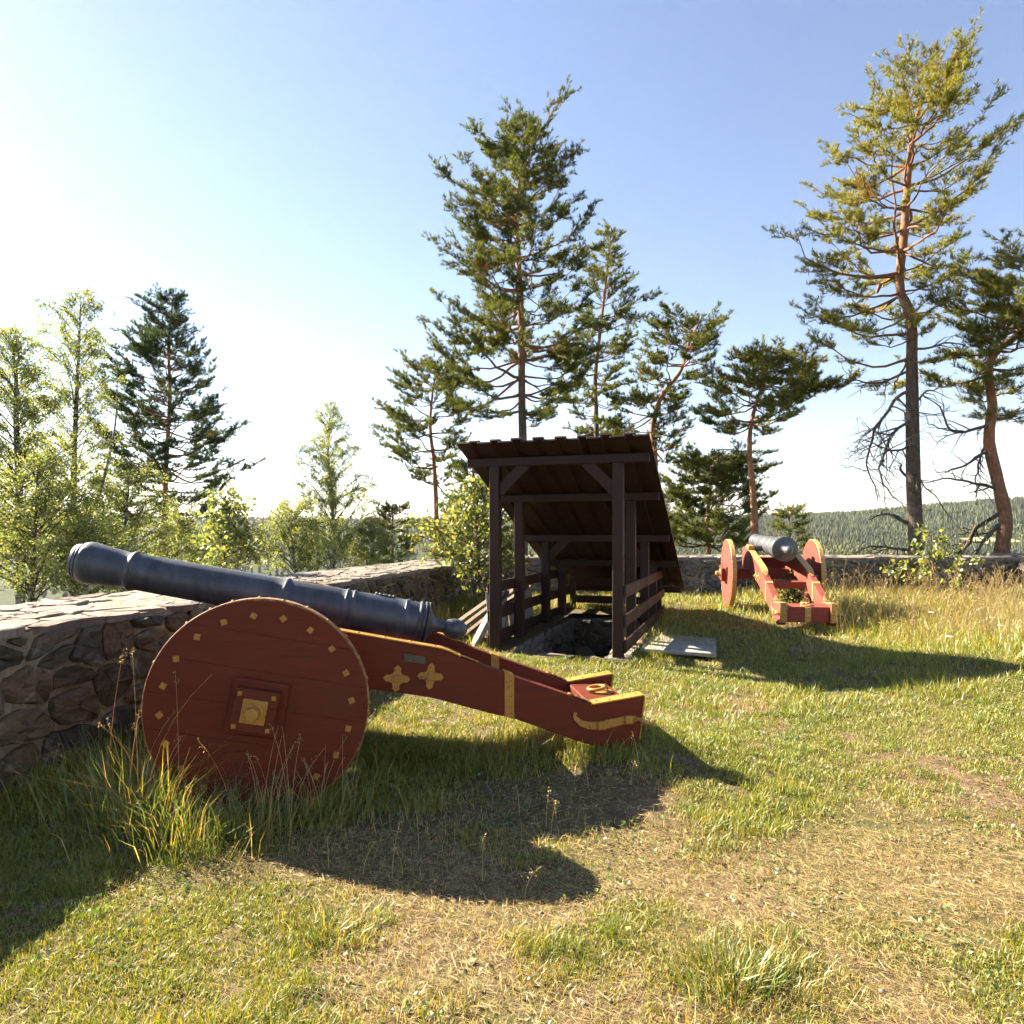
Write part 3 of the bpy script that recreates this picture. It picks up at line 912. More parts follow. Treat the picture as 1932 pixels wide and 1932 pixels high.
def make_cannon(label, loc, rz, red, yel, iron, elev, barrel_r, wheel_tilt, seed, pivot_z, group):
    t = thing('cannon', label, 'cannon', loc, rz, group)
    rng = np.random.RandomState(seed)
    RW, TH, HT = .635, .085, .80       # wheel radius, thickness, half width over the outer faces
    HC, CT = .42, .105                 # half width over the cheeks, cheek thickness
    # ---- wheels
    for sg in (-1, 1):
        wy = sg * (HT - TH / 2)
        wh = bpy.data.objects.new('wheel', None); link(wh, t); wh.location = (0, wy, RW)
        wh.empty_display_size = .1
        for poly in disc_planks(RW - .004, 6, -wheel_tilt):
            th = TH + rng.uniform(-.0006, .0006)
            P = [v3(x, -th / 2, z) for x, z in poly]
            obj('plank', Geo().prism(P, (0, th, 0)), M[red], wh)
        # iron tyre painted yellow
        g = Geo(); hw = TH / 2 - .003
        g.lathe([(-hw, RW - .012), (-hw, RW), (-hw + .004, RW + .004), (hw - .004, RW + .004), (hw, RW), (hw, RW - .012)], (0, 0, 0), (0, 1, 0), 72)
        obj('tyre', g, M['tyre_paint' if yel == 'yellow' else yel], wh, smooth=False, angle=40)
        # tyre nails
        nail = Geo().lathe([(0, .011), (.004, .010), (.007, .006), (.008, 0.0005)], (0, 0, 0), (0, 0, 1), 8).mesh('nail', True)
        for k in range(28):
            a = k / 28 * 2 * math.pi
            if math.sin(a) < -.55: continue
            o = obj('nail', nail, M[yel], wh)
            o.location = (math.cos(a) * (RW + .004), (.018 if k % 2 else -.018), math.sin(a) * (RW + .004))
            o.rotation_euler = Vector((math.cos(a), 0, math.sin(a))).to_track_quat('Z', 'Y').to_euler()
        # square-headed bolts round the outer face
        gb = Geo().box((0, 0, .004), (.034, .034, .008)).lathe([(.008, .011), (.013, .0105), (.014, .0005)], (0, 0, 0), (0, 0, 1), 8)
        bolt = gb.mesh('bolt')
        for k in range(20):
            a = k / 20 * 2 * math.pi + .04
            o = obj('bolt', bolt, M[yel], wh)
            o.location = (math.cos(a) * .538, sg * (TH / 2 + .001), math.sin(a) * .538)
            q = Vector((0, sg, 0)).to_track_quat('Z', 'X')
            o.rotation_euler = (q @ Quaternion((0, 0, 1), rng.uniform(0, 1.57))).to_euler()
        # hub: a stepped red block, a yellow plate, the axle end with its collar
        tb = -wheel_tilt
        def turned(sz, y0, y1, mat, name, bev):
            c, s_ = math.cos(tb), math.sin(tb); h = sz / 2
            P = [v3(x * c - z * s_, sg * (TH / 2 + y0), x * s_ + z * c) for x, z in ((-h, -h), (h, -h), (h, h), (-h, h))]
            return obj(name, Geo().prism(P, (0, sg * (y1 - y0), 0)), M[mat], wh, bevel=bev)
        turned(.325, -.01, .035, red, 'hub_base', .010)
        hb = turned(.245, .03, .105, red, 'hub_block', .006)
        turned(.138, .104, .114, yel, 'hub_plate', .002)
        for bx, bz in ((-1, -1), (1, -1), (1, 1), (-1, 1)):
            c, s_ = math.cos(tb), math.sin(tb); h = .094
            o = obj('bolt', bolt, M[yel], wh); o.scale = (.7, .7, 1.3)
            o.location = ((bx * c - bz * s_) * h, sg * (TH / 2 + .105), (bx * s_ + bz * c) * h)
            o.rotation_euler = Vector((0, sg, 0)).to_track_quat('Z', 'X').to_euler()
            o = obj('rivet', nail, M[yel], wh); o.scale = (.55, .55, .6)
            o.location = ((bx * c - bz * s_) * .054, sg * (TH / 2 + .114), (bx * s_ + bz * c) * .054)
            o.rotation_euler = Vector((0, sg, 0)).to_track_quat('Z', 'X').to_euler()
        g = Geo().lathe([(TH / 2 + .11, .056), (TH / 2 + .124, .054), (TH / 2 + .126, .042)], (0, 0, 0), (0, sg, 0), 24)
        obj('axle_collar', g, M[yel], wh, angle=40)
        g = Geo().lathe([(TH / 2 + .10, .040), (TH / 2 + .185, .038), (TH / 2 + .190, .033), (TH / 2 + .191, .0005)], (0, 0, 0), (0, sg, 0), 24)
        obj('axle_end', g, M[yel], wh, angle=40)
        g = Geo().box((.0, sg * (TH / 2 + .155), .036), (.016, .018, .040))
        obj('linch_pin', g, M[yel], wh, bevel=.003)
    # ---- axle tree
    obj('axle', Geo().box((0, 0, RW), (.17, 2 * HT - 2 * TH - .01, .19)), M[red], t, bevel=.008)
    # ---- cheeks
    prof = [(-.46, .66), (-.50, .90), (-.44, 1.08), (-.22, 1.125), (-.11, 1.10), (-.05, 1.07), (.03, 1.07), (.09, 1.075), (.454, 1.011), (.957, .910), (1.09, .884), (1.15, .862), (1.21, .831), (1.32, .786), (1.591, .684), (1.97, .543),
            (2.135, .469), (2.502, .518), (2.463, .215), (2.40, .17), (2.29, .165), (2.12, .195), (2.007, .235), (1.58, .402), (1.406, .448), (1.041, .560), (.804, .606), (.623, .636), (.45, .66), (.30, .66), (.14, .70), (-.14, .70), (-.2, .66)]
    for sg in (-1, 1):
        yo = sg * HC
        P = [v3(a, yo, z) for a, z in prof]
        ck = obj('cheek', Geo().prism(P, (0, -sg * CT, 0)), M[red], t, bevel=.005)
        yc = sg * (HC - CT / 2)
        def strip(name, pts, wdt, thick, side=0):
            """A flat iron band lying along the top edge of the cheek."""
            g = Geo()
            p = np.array(pts, float); n = len(p)
            d = np.gradient(p, axis=0); d /= np.linalg.norm(d, axis=1)[:, None]
            nn = np.stack([-d[:, 1], d[:, 0]], 1)
            nn[nn[:, 1] < 0] *= -1
            V = []
            for q, nv in zip(p, nn):
                for dy, h in ((-wdt / 2, .001), (wdt / 2, .001), (wdt / 2, thick), (-wdt / 2, thick)):
                    V.append((q[0] + nv[0] * h, yc + dy, q[1] + nv[1] * h))
            Q = []
            for i in range(n - 1):
                for j in range(4):
                    Q.append([i * 4 + j, i * 4 + (j + 1) % 4, i * 4 + 4 + (j + 1) % 4, i * 4 + 4 + j])
            g.add(V, quads=Q, ngons=[[3, 2, 1, 0], [n * 4 - 4, n * 4 - 3, n * 4 - 2, n * 4 - 1]])
            o = obj(name, g, M[yel], t)
            for k in range(1, max(2, int(np.linalg.norm(np.diff(p, axis=0), axis=1).sum() / .14))):
                pass
            return o
        strip('top_band', [(.08, 1.077), (.454, 1.012), (.957, .911), (1.09, .885), (1.15, .863), (1.22, .828)], CT + .004, .010)
        strip('end_band', [(2.12, .474), (2.14, .470), (2.502, .519)], CT + .006, .012)
        # broken leaf-shaped tails of the bands
        for a0, z0, a1, z1 in ((1.215, .829, 1.36, .771), (2.09, .490, 1.96, .548)):
            n = 6
            for k in range(3):
                f = k / 3
                a = a0 + (a1 - a0) * (f + .12); z = z0 + (z1 - z0) * (f + .12)
                wd = (CT - .01) * (1, .72, .45)[k]
                g = Geo().lathe([(0, wd / 2), (.010, wd / 2), (.0102, .0005)], (0, 0, 0), (0, 0, 1), 8)
                o = obj('band_tail', g, M[yel], t); o.location = (a, yc, z + .002)
                o.rotation_euler = (0, -math.atan2(z1 - z0, a1 - a0) if a1 > a0 else -math.atan2(z0 - z1, a0 - a1), .39)
        # rivets along the bands
        rv = Geo().lathe([(0, .010), (.004, .009), (.006, .0005)], (0, 0, 0), (0, 0, 1), 8).mesh('rivet', True)
        for a, z in [(a, np.interp(a, [.454, .957, 1.09], [1.012, .911, .885]) + .010) for a in (.55, .72, .89, 1.05)] + [(a, np.interp(a, [2.135, 2.502], [.470, .519]) + .012) for a in (2.17, 2.26, 2.36, 2.46)]:
            o = obj('rivet', rv, M[yel], t); o.location = (a, yc + rng.uniform(-.03, .03), z)
        # strap wrapped round the middle of the cheek
        g = Geo()
        yy0, yy1 = yo + sg * .006, yo - sg * (CT + .006)
        P = [v3(1.518, yy0, .720), v3(1.518, yy1, .720), v3(1.518, yy1, .414), v3(1.518, yy0, .414)]
        top0, top1 = .719, .694
        V = []
        for a, zt_, zb_ in ((1.518, .720, .417), (1.583, .695, .398)):
            V += [(a, yy0, zt_), (a, yy1, zt_), (a, yy1, zb_), (a, yy0, zb_)]
        g.add(V, quads=[[0, 4, 5, 1], [1, 5, 6, 2], [2, 6, 7, 3], [3, 7, 4, 0], [0, 1, 2, 3], [7, 6, 5, 4]])
        obj('strap', g, M[yel], t, bevel=.001)
        for z in (.66, .555, .445):
            for dx in (-.014, .014):
                o = obj('rivet', rv, M[yel], t); o.scale = (.8, .8, .9)
                o.location = (1.55 + dx, yo + sg * .007, z + rng.uniform(-.01, .01))
                o.rotation_euler = Vector((0, sg, 0)).to_track_quat('Z', 'X').to_euler()
        # two cross-shaped bolt plates
        for ca_, cz in ((.80, .70), (1.02, .708)):
            pts = []
            for k in range(4):
                a0 = k * math.pi / 2 + math.pi / 4 - math.pi / 4 + (-.10)
                def pt(r, da): return (r * math.cos(a0 + da), r * math.sin(a0 + da))
                pts += [pt(.042, -.75), pt(.058, -.36), pt(.072, -.34), pt(.088, 0), pt(.072, .34), pt(.058, .36)]
            P = [v3(ca_ + x, yo + sg * .001, cz + z) for x, z in pts]
            pl = obj('cross_plate', Geo().prism(P, (0, sg * .010, 0)), M[yel], t)
            obj('nut', Geo().box((ca_, yo + sg * .022, cz), (.046, .024, .046)), M[yel], pl, bevel=.004)
            g = Geo().lathe([(0, .013), (.014, .012), (.0145, .0005)], (ca_, yo + sg * .034, cz), (0, sg, 0), 10)
            obj('bolt_end', g, M[yel], pl)
        # maker's plaque
        if sg < 0:
            g = Geo().prism([v3(.848, yo + sg * .001, .862), v3(.988, yo + sg * .001, .838), v3(.988, yo + sg * .001, .788), v3(.848, yo + sg * .001, .811)], (0, sg * .006, 0))
            obj('plaque', g, M['brass_plaque'], t, bevel=.001, label='small dark metal plaque with worn lettering')
        # curled tow hook on the tail
        cl = [(2.02, .418), (2.004, .422), (2.000, .405), (2.012, .385), (2.05, .352), (2.10, .335), (2.18, .330), (2.27, .345), (2.36, .362), (2.44, .366)]
        wd = [.004, .008, .012, .016, .020, .024, .028, .028, .026, .022]
        up_, dn_ = [], []
        cl = np.array(cl); dd = np.gradient(cl, axis=0); dd /= np.linalg.norm(dd, axis=1)[:, None]
        nn = np.stack([-dd[:, 1], dd[:, 0]], 1)
        A = cl + nn * np.array(wd)[:, None]; B = cl - nn * np.array(wd)[:, None]
        V = [(p[0], yo + sg * .002, p[1]) for p in A] + [(p[0], yo + sg * .002, p[1]) for p in B] + [(p[0], yo + sg * .014, p[1]) for p in A] + [(p[0], yo + sg * .014, p[1]) for p in B]
        n = len(cl); Q = []
        for i in range(n - 1):
            Q += [[i, i + 1, n + i + 1, n + i], [2 * n + i + 1, 2 * n + i, 3 * n + i, 3 * n + i + 1], [i + 1, i, 2 * n + i, 2 * n + i + 1], [n + i, n + i + 1, 3 * n + i + 1, 3 * n + i]]
        hk = obj('hook_plate', Geo().add(V, quads=Q), M[yel], t)
        for a in (2.19, 2.385):
            obj('nut', Geo().box((a, yo + sg * .024, .335 + (a - 2.19) * .16), (.056, .024, .056)), M[yel], hk, bevel=.004)
        pts = [(2.44, yo + sg * .010, .366), (2.47, yo + sg * .03, .362), (2.49, yo + sg * .07, .352), (2.53, yo + sg * .085, .35), (2.56, yo + sg * .06, .36)]
        obj('hook', Geo().tube(catmull(pts, 14), np.linspace(.016, .010, 14), 8), M[yel], hk, smooth=True)
        # trunnion cap square
        obj('cap_square', Geo().box((-.01, yc, 1.13), (.20, CT + .012, .075)), M[yel], t, bevel=.012)
    # ---- transoms between the cheeks
    obj('transom', Geo().prism([v3(2.14, -HC + CT, .46), v3(2.44, -HC + CT, .46), v3(2.44, -HC + CT, .22), v3(2.14, -HC + CT, .24)], (0, 2 * (HC - CT), 0)), M[red], t, bevel=.005)
    obj('transom', Geo().box((1.1, 0, .60), (.16, 2 * (HC - CT), .11)), M[red], t, bevel=.005)
    obj('transom', Geo().box((-.38, 0, .80), (.12, 2 * (HC - CT), .2)), M[red], t, bevel=.005)
    if elev > 0: obj('bed_plank', Geo().prism([v3(-.30, -HC + CT + .002, .815), v3(1.18, -HC + CT + .002, .715), v3(1.18, -HC + CT + .002, .665), v3(-.30, -HC + CT + .002, .765)], (0, 2 * (HC - CT) - .004, 0)), M[red], t, bevel=.004)
    # plate, tow ring and hinge strap on the tail transom
    g = Geo().lathe([(0, .085), (.008, .083), (.0082, .0005)], (2.32, 0, .461), (0, 0, 1), 14)
    obj('ring_plate', g, M[yel], t)
    ring = np.array([(2.28 + .062 * math.cos(a), .046 * math.sin(a) * 1.3, .492 + .008 * math.cos(a)) for a in np.linspace(0, 2 * math.pi, 25)])
    obj('tow_ring', Geo().tube(ring, .0135, 8, cap=False), M[yel], t, smooth=True)
    st = np.array([(2.345 + .022 * math.cos(a), 0, .478 + .032 * math.sin(a)) for a in np.linspace(0, math.pi, 12)])
    obj('ring_staple', Geo().tube(st, .010, 8), M[yel], t, smooth=True)
    obj('tail_strap', Geo().box((2.446, 0, .34), (.012, .085, .225)), M[yel], t, bevel=.002)
    for sg in (-1, 1):
        P = [v3(2.503, sg * HC, .515), v3(2.503, sg * (HC - CT), .515), v3(2.466, sg * (HC - CT), .222), v3(2.466, sg * HC, .222)]
        obj('end_plate', Geo().prism(P, (.010, 0, .0)), M[yel], t, bevel=.001)
    # ---- barrel
    b0 = np.array([0, 0, pivot_z]); ce, se = math.cos(elev), math.sin(elev)
    ax = v3(ce, 0, -se)                         # muzzle to breech
    org = b0 - ax * 1.36
    rb, rm = barrel_r
    rr = lambda b: rm + (rb - rm) * b / 2.36
    P = [(.16, .0005), (.16, .058), (.0, .060), (-.002, .068), (.0, rm * .92), (.012, rm * .98), (.020, rm * 1.02), (.026, rm * 1.0), (.038, rm * 1.08), (.048, rm * 1.06), (.058, rm * 1.13), (.075, rm * 1.19), (.11, rm * 1.195), (.18, rm * 1.12), (.28, rm * 1.04), (.345, rm * 1.0)]
    def ringp(b, hgt, wd):
        r = rr(b)
        return [(b - wd, r), (b - wd * .8, r + hgt * .45), (b - wd * .5, r + hgt * .5), (b - wd * .35, r + hgt), (b, r + hgt * 1.15), (b + wd * .35, r + hgt), (b + wd * .5, r + hgt * .4), (b + wd, r + .0005)]
    P += ringp(.375, .012, .022)
    P += [(.6, rr(.6)), (1.0, rr(1.0)), (1.3, rr(1.3))]
    P += ringp(1.385, .009, .028)
    P += [(1.44, rr(1.44) + .002), (1.75, rr(1.75) + .002)]
    P += ringp(1.80, .008, .018); P += ringp(1.85, .008, .018)
    P += [(1.95, rr(1.95) + .002), (2.15, rr(2.15) + .002)]
    P += ringp(2.22, .007, .016)
    P += [(2.30, rr(2.3))]
    P += ringp(2.33, .012, .014); P += ringp(2.365, .014, .014)
    re = rr(2.36)
    P += [(2.385, re + .014), (2.392, re + .006), (2.40, re * .86), (2.415, re * .62), (2.435, re * .44), (2.46, .052), (2.49, .042), (2.515, .042), (2.525, .048), (2.54, .062), (2.575, .073), (2.61, .074), (2.645, .064), (2.67, .045), (2.685, .022), (2.688, .0005)]
    br = obj('barrel', Geo().lathe(P, org, ax, 56), M[iron], t, angle=50)
    # trunnions
    tb_ = org + ax * 1.36
    for sg in (-1, 1):
        g = Geo().lathe([(.05, .05), (HC - .01, .05), (HC - .005, .045), (HC - .004, .0005)], tb_ + v3(0, 0, -.055), (0, sg, 0), 20)
        obj('trunnion', g, M[iron], br, angle=40)
    # cast crest on top of the breech
    up_ = v3(se, 0, ce)
    c0 = org + ax * 2.06 + up_ * (rr(2.06) + .002)
    g = Geo()
    for dx, dy, r_ in ((0, 0, .030), (-.035, .012, .016), (.035, .012, .016), (.035, -.012, .016), (-.035, -.012, .016), (-.062, 0, .012), (.062, 0, .012)):
        g.lathe([(-.006, r_), (.008, r_ * .9), (.014, r_ * .5), (.015, .0005)], c0 + ax * dx + v3(0, dy, 0), up_, 8)
    obj('crest', g, M[iron], br)
    # touch hole
    g = Geo().lathe([(0, .009), (.004, .008), (.0042, .0005)], org + ax * 2.24 + up_ * (rr(2.24) + .006), up_, 8)
    obj('vent', g, M[iron], br)
    return t

th1 = R(9)
make_cannon('large dark iron cannon on a red disc wheeled carriage, muzzle over the stone wall', (-1.49 - .8 * math.sin(th1), 4.0 + .8 * math.cos(th1), 0.0), th1,
            'red_wood', 'yellow', 'iron', math.atan2(.468, 2.314), (.145, .120), R(11), 1, 1.205, 'cannons on red carriages')
c2 = make_cannon('grey cannon on a faded red carriage, seen from its breech end near the far wall', (4.83, 12.79, .285), R(-98),
            'red_wood_faded', 'yellow_worn', 'iron_grey', R(-1.5), (.20, .122), R(8), 2, 1.165, 'cannons on red carriages')
c2.rotation_euler = (0, R(4.6), R(-98))
# ------------------------------------------------------------------ trees
def tufts(pos, dirs, n, length, width, cols, rng, spread=(.25, 1.15)):
    """Needle tufts: n thin blades round each direction. Returns vertices, triangles, colours."""
    K = len(pos)
    d = dirs / (np.linalg.norm(dirs, axis=1)[:, None] + 1e-9)
    a = np.cross(d, rng.normal(size=(K, 3))); a /= np.linalg.norm(a, axis=1)[:, None] + 1e-9
    b = np.cross(d, a)
    ph = rng.uniform(0, 2 * math.pi, (K, n)); sp = rng.uniform(*spread, (K, n))
    nd = np.cos(sp)[..., None] * d[:, None] + np.sin(sp)[..., None] * (np.cos(ph)[..., None] * a[:, None] + np.sin(ph)[..., None] * b[:, None])
    L = length * rng.uniform(.7, 1.2, (K, n, 1))
    off = rng.uniform(-.35, .25, (K, n, 1)) * length * d[:, None]
    base = pos[:, None] + off
    side = np.cross(nd, rng.normal(size=(K, n, 3))); side /= np.linalg.norm(side, axis=2)[..., None] + 1e-9
    V = np.stack([base - side * width / 2, base + side * width / 2, base + nd * L], 2).reshape(-1, 3)
    T = np.arange(K * n * 3).reshape(-1, 3)
    C = np.repeat(cols, n * 3, axis=0)
    return V, T, C

def leaves(pos, size, cols, rng, droop=.0, asp=.62):
    """Folded leaf rhombs in random directions."""
    K = len(pos)
    ax = rng.normal(size=(K, 3)); ax[:, 2] -= droop; ax /= np.linalg.norm(ax, axis=1)[:, None] + 1e-9
    sd = np.cross(ax, rng.normal(size=(K, 3))); sd /= np.linalg.norm(sd, axis=1)[:, None] + 1e-9
    nn = np.cross(ax, sd)
    s = (size * rng.uniform(.7, 1.25, K))[:, None]
    tip = pos + ax * s; mid = pos + ax * s * .45
    l = mid + sd * s * asp * .5 + nn * s * .10; r = mid - sd * s * asp * .5 + nn * s * .10
    V = np.stack([pos, l, tip, r], 1).reshape(-1, 3)
    i = np.arange(K)[:, None] * 4
    T = np.concatenate([i + [0, 1, 2], i + [0, 2, 3]], 1).reshape(-1, 3)
    return V, T, np.repeat(cols, 4, axis=0)

def palette(cols, n, rng, jit=.18):
    c = np.array(cols, float)
    p = c[rng.randint(0, len(c), n)]
    return np.clip(p * rng.uniform(1 - jit, 1 + jit, (n, 1)) * rng.uniform(.93, 1.07, (n, 3)), .003, .9)

def dead_branch(g, p, d, L, r, rng, lvl=0, curl=.28, droop=-.12):
    """Bare crooked branch with side twigs."""
    L = L * (1.22 if lvl == 0 else 1); n = max(4, int(L / .15)); pts = [np.array(p, float)]
    d = np.array(d, float); d /= np.linalg.norm(d)
    for i in range(n):
        d = d + rng.normal(0, curl, 3) * (.5 + .5 * i / n) + np.array([0, 0, droop * .25])
        d /= np.linalg.norm(d)
        pts.append(pts[-1] + d * L / n)
        if lvl < 3 and i > 0 and rng.rand() < (.75, .6, .35)[lvl]:
            sd = d + rng.normal(0, .75, 3); sd /= np.linalg.norm(sd)
            dead_branch(g, pts[-1], sd, L * rng.uniform(.22, .5) * (1 - i / n * .5), r * (1 - i / n) * .55 + .004, rng, lvl + 1, curl * 1.15, droop)
    g.tube(np.array(pts), np.linspace(r, max(.004, r * .22), len(pts)), 5 if lvl == 0 else 3, cap=False)

def smooth_trunk(trunk, D, base_z, rng, n=26, wander=.10):
    pts = [pix(px, py, D) for px, py in trunk]
    for k in range(1, len(pts)): pts[k][1] += rng.normal(0, wander)
    p0 = pts[0].copy(); 
    if p0[2] > base_z + .4:
        b = p0.copy(); b[2] = base_z - .3; b[0] += (pts[0][0] - pts[1][0]) * .2
        pts = [b] + pts
    return catmull(pts, n)

GREEN = [(.100, .125, .030), (.140, .158, .034), (.175, .182, .040), (.105, .128, .040)]
YELL = [(.21, .21, .032), (.27, .255, .042), (.17, .18, .030), (.31, .275, .055)]
BLUE = [(.048, .080, .042), (.062, .098, .048), (.078, .110, .048)]

def pine(label, trunk, D, r0, outline, crown_py, seed, nb=80, cols=GREEN, bark='pine_bark', dens=1.0, tuft_len=.15, dead=(), upslope=1.0, thin=1.0, group='Scots pines beyond the walls', rand_len=(.42, 1.08), tuft_n=8, a0=-5):
    rng = np.random.RandomState(seed)
    x0, y0 = pix(trunk[0][0], 0, D)[:2]
    bz = float(zt(x0, y0))
    P = smooth_trunk(trunk, D, bz, rng)
    base = P[0].copy()
    t = thing('pine_tree', label, 'tree', base, 0, group)
    n = len(P)
    s = np.linspace(0, 1, n)
    hz = (P[:, 2] - P[0, 2]) / (P[-1, 2] - P[0, 2])
    z_vis = EYE
    rad = r0 * (1 - np.clip(hz, 0, 1)) ** .75 * 1.12 + .018
    rad[0] *= 1.25
    g = Geo(); g.tube(P, rad * (1 + .04 * rng.normal(size=n)), 12)
    obj('trunk', g, M[bark], t, smooth=True, base=None if True else None).location = (0, 0, 0)
    # shift to the tree's own origin
    o_tr = t.children[-1] if len(t.children) else None
    zz = P[:, 2]
    order = np.argsort(zz)
    tx = lambda z: np.interp(z, zz[order], P[order, 0]); ty = lambda z: np.interp(z, zz[order], P[order, 1]); tr = lambda z: np.interp(z, zz[order], rad[order])
    oy = np.array([o[0] for o in outline], float); ol = np.array([o[1] for o in outline], float); orr = np.array([o[2] for o in outline], float)
    k = D / F
    def reach(z, cphi):
        py = HOR - (z - EYE) / k
        cx = 966 + tx(z) / k
        l = max(.12, (cx - np.interp(py, oy, ol)) * k); r = max(.12, (np.interp(py, oy, orr) - cx) * k)
        side = max(.15, (r if cphi > 0 else l) - .30)
        return min(side / max(abs(cphi), .62), max(side, 1.3 * min(l, r) + .5))
    zlo = EYE - (crown_py - HOR) * k; ztop = zz[-1]
    gb = Geo(); pos = []; dirs = []
    for i in range(nb):
        f = ((i + rng.uniform(.2, .8)) / nb) ** .92
        zb = zlo + (ztop - .15 - zlo) * f
        zb = round(zb / .62) * .62 * .75 + zb * .25
        zb = min(zb, ztop - .35)
        alpha = R(a0 + 24 * f ** 1.5 * upslope + (14 if f > .9 else 0)) + rng.normal(0, .19)
        phi = i * 2.39996 + rng.normal(0, .35)
        c, s_ = math.cos(phi), math.sin(phi)
        Rr = reach(zb, c)
        for _ in range(3): Rr = .5 * Rr + .5 * reach(min(zb + Rr * (math.tan(alpha) + .12) * .95, ztop + .3), c)
        Rr = max(.3, Rr * rng.uniform(rand_len[0] + .2 * (f > .55), rand_len[1]))
        m = 9
        q = np.linspace(0, 1, m)
        hor = Rr * q; ver = Rr * math.tan(alpha) * q - .16 * Rr * (1 - f) * np.sin(math.pi * q) + .12 * Rr * q ** 3
        over = zb + ver[-1] - (ztop - .30)
        if over > 0: ver = ver - over * q
        wig = np.cumsum(rng.normal(0, .075 * Rr, m)) * q; wz = np.cumsum(rng.normal(0, .050 * Rr, m)) * q
        st = np.array([tx(zb), ty(zb), zb])
        B = st + np.stack([c * hor - s_ * wig, (s_ * hor + c * wig) * .72, ver + wz], 1)
        br = min(.5 * tr(zb), .010 + .013 * Rr)
        gb.tube(B, np.linspace(br, .007, m), 5, cap=False)
        # side branches, each a flat spray of needle-bearing twigs
        nse = int((2.8 + Rr * 3.2) * dens)
        for j in range(nse):
            w_ = 1.0 if j == 0 else rng.uniform(.42 if f < .72 else .12, 1.0) ** .9
            fi = w_ * (m - 1); a0 = min(int(fi), m - 2); p = B[a0] + (B[a0 + 1] - B[a0]) * (fi - a0)
            td = B[a0 + 1] - B[a0]; td = td / (np.linalg.norm(td) + 1e-9)
            ang = (1 if rng.rand() < .5 else -1) * rng.uniform(.35, 1.15) if j else rng.normal(0, .15)
            ca, sa = math.cos(ang), math.sin(ang)
            d = np.array([td[0] * ca - td[1] * sa, td[0] * sa + td[1] * ca, td[2] * .5 + rng.uniform(-.14, .22)])
            d /= np.linalg.norm(d)
            L = (.22 + .34 * min(Rr, 2.8) * (1.08 - w_)) * rng.uniform(.65, 1.3)
            L = min(L, .95)
            mid = p + d * L * .5 + rng.normal(0, .06 * L, 3); d2 = d + np.array([0, 0, rng.uniform(-.05, .32)]); d2 /= np.linalg.norm(d2)
            S3 = np.array([p, mid, mid + d2 * L * .5])
            if S3[-1][2] > ztop + .12: continue
            gb.tube(S3, np.array([.011, .008, .004]), 3, cap=False)
            ntw = max(2, int(L / .085))
            vv = np.linspace(.22, 1.0, ntw)[:, None]
            b0 = np.where(vv < .5, S3[0] + (S3[1] - S3[0]) * vv * 2, S3[1] + (S3[2] - S3[1]) * (vv - .5) * 2)
            dd = np.where(vv < .5, d, d2)
            an = np.where(rng.rand(ntw) < .5, -1, 1) * rng.uniform(.4, 1.2, ntw); an[-1] = 0
            cb, sb = np.cos(an), np.sin(an)
            tw = np.stack([dd[:, 0] * cb - dd[:, 1] * sb, dd[:, 0] * sb + dd[:, 1] * cb, dd[:, 2] * .7 + rng.uniform(-.05, .42, ntw)], 1)
            tw /= np.linalg.norm(tw, axis=1)[:, None]
            l2 = rng.uniform(.10, .27, (ntw, 1))
            for uu in (.35, .7, 1.0):
                pos.append(b0 + tw * l2 * uu + rng.normal(0, .02, (ntw, 3)))
                dirs.append(tw * .8 + np.array([0, 0, .45]) + rng.normal(0, .32, (ntw, 3)))
    pos = np.concatenate(pos); dirs = np.concatenate(dirs)
    # colour drifts from spray to spray, with the odd yellowing one
    cl = palette(cols, len(pos), rng, .16)
    nz = vnoise(pos[:, 0] + pos[:, 1], pos[:, 2], .9, seed)
    cl *= (.78 + .5 * nz)[:, None]
    br_ = vnoise(pos[:, 0] - pos[:, 1], pos[:, 2], .35, seed + 3) > .93
    cl[br_] = palette([(.26, .13, .05), (.22, .16, .05)], br_.sum(), rng)
    V, T, C = tufts(pos, dirs, tuft_n, tuft_len, min(.026, .020 * D / 24 + .004), cl, rng)
    gc = Geo().add(V - base, tris=T, col=C)
    o = obj('crown', gc, M['needle'], t); o['kind'] = 'stuff'
    for a in gb.v: a -= base
    o = obj('branches', gb, M['pine_twig'], t, smooth=True)
    if dead:
        gd = Geo()
        for (px, py, ex, ey, rr_) in dead:
            a = pix(px, py, D); a[1] = ty(a[2]); a[0] = tx(a[2]); e = pix(ex, ey, D + rng.normal(0, .8))
            dv = e - a
            dead_branch(gd, a, dv + np.array([0, 0, .25 * abs(dv[0])]), np.linalg.norm(dv), rr_, rng)
        for a in gd.v: a -= base
        obj('dead_branches', gd, M['dead_wood'], t, smooth=True)
    # trunk mesh to local space
    tr_o = [c_ for c_ in t.children if c_.name.startswith('trunk')][0]
    me = tr_o.data; co = np.empty(len(me.vertices) * 3); me.vertices.foreach_get('co', co)
    me.vertices.foreach_set('co', (co.reshape(-1, 3) - base).ravel()); me.update()
    return t

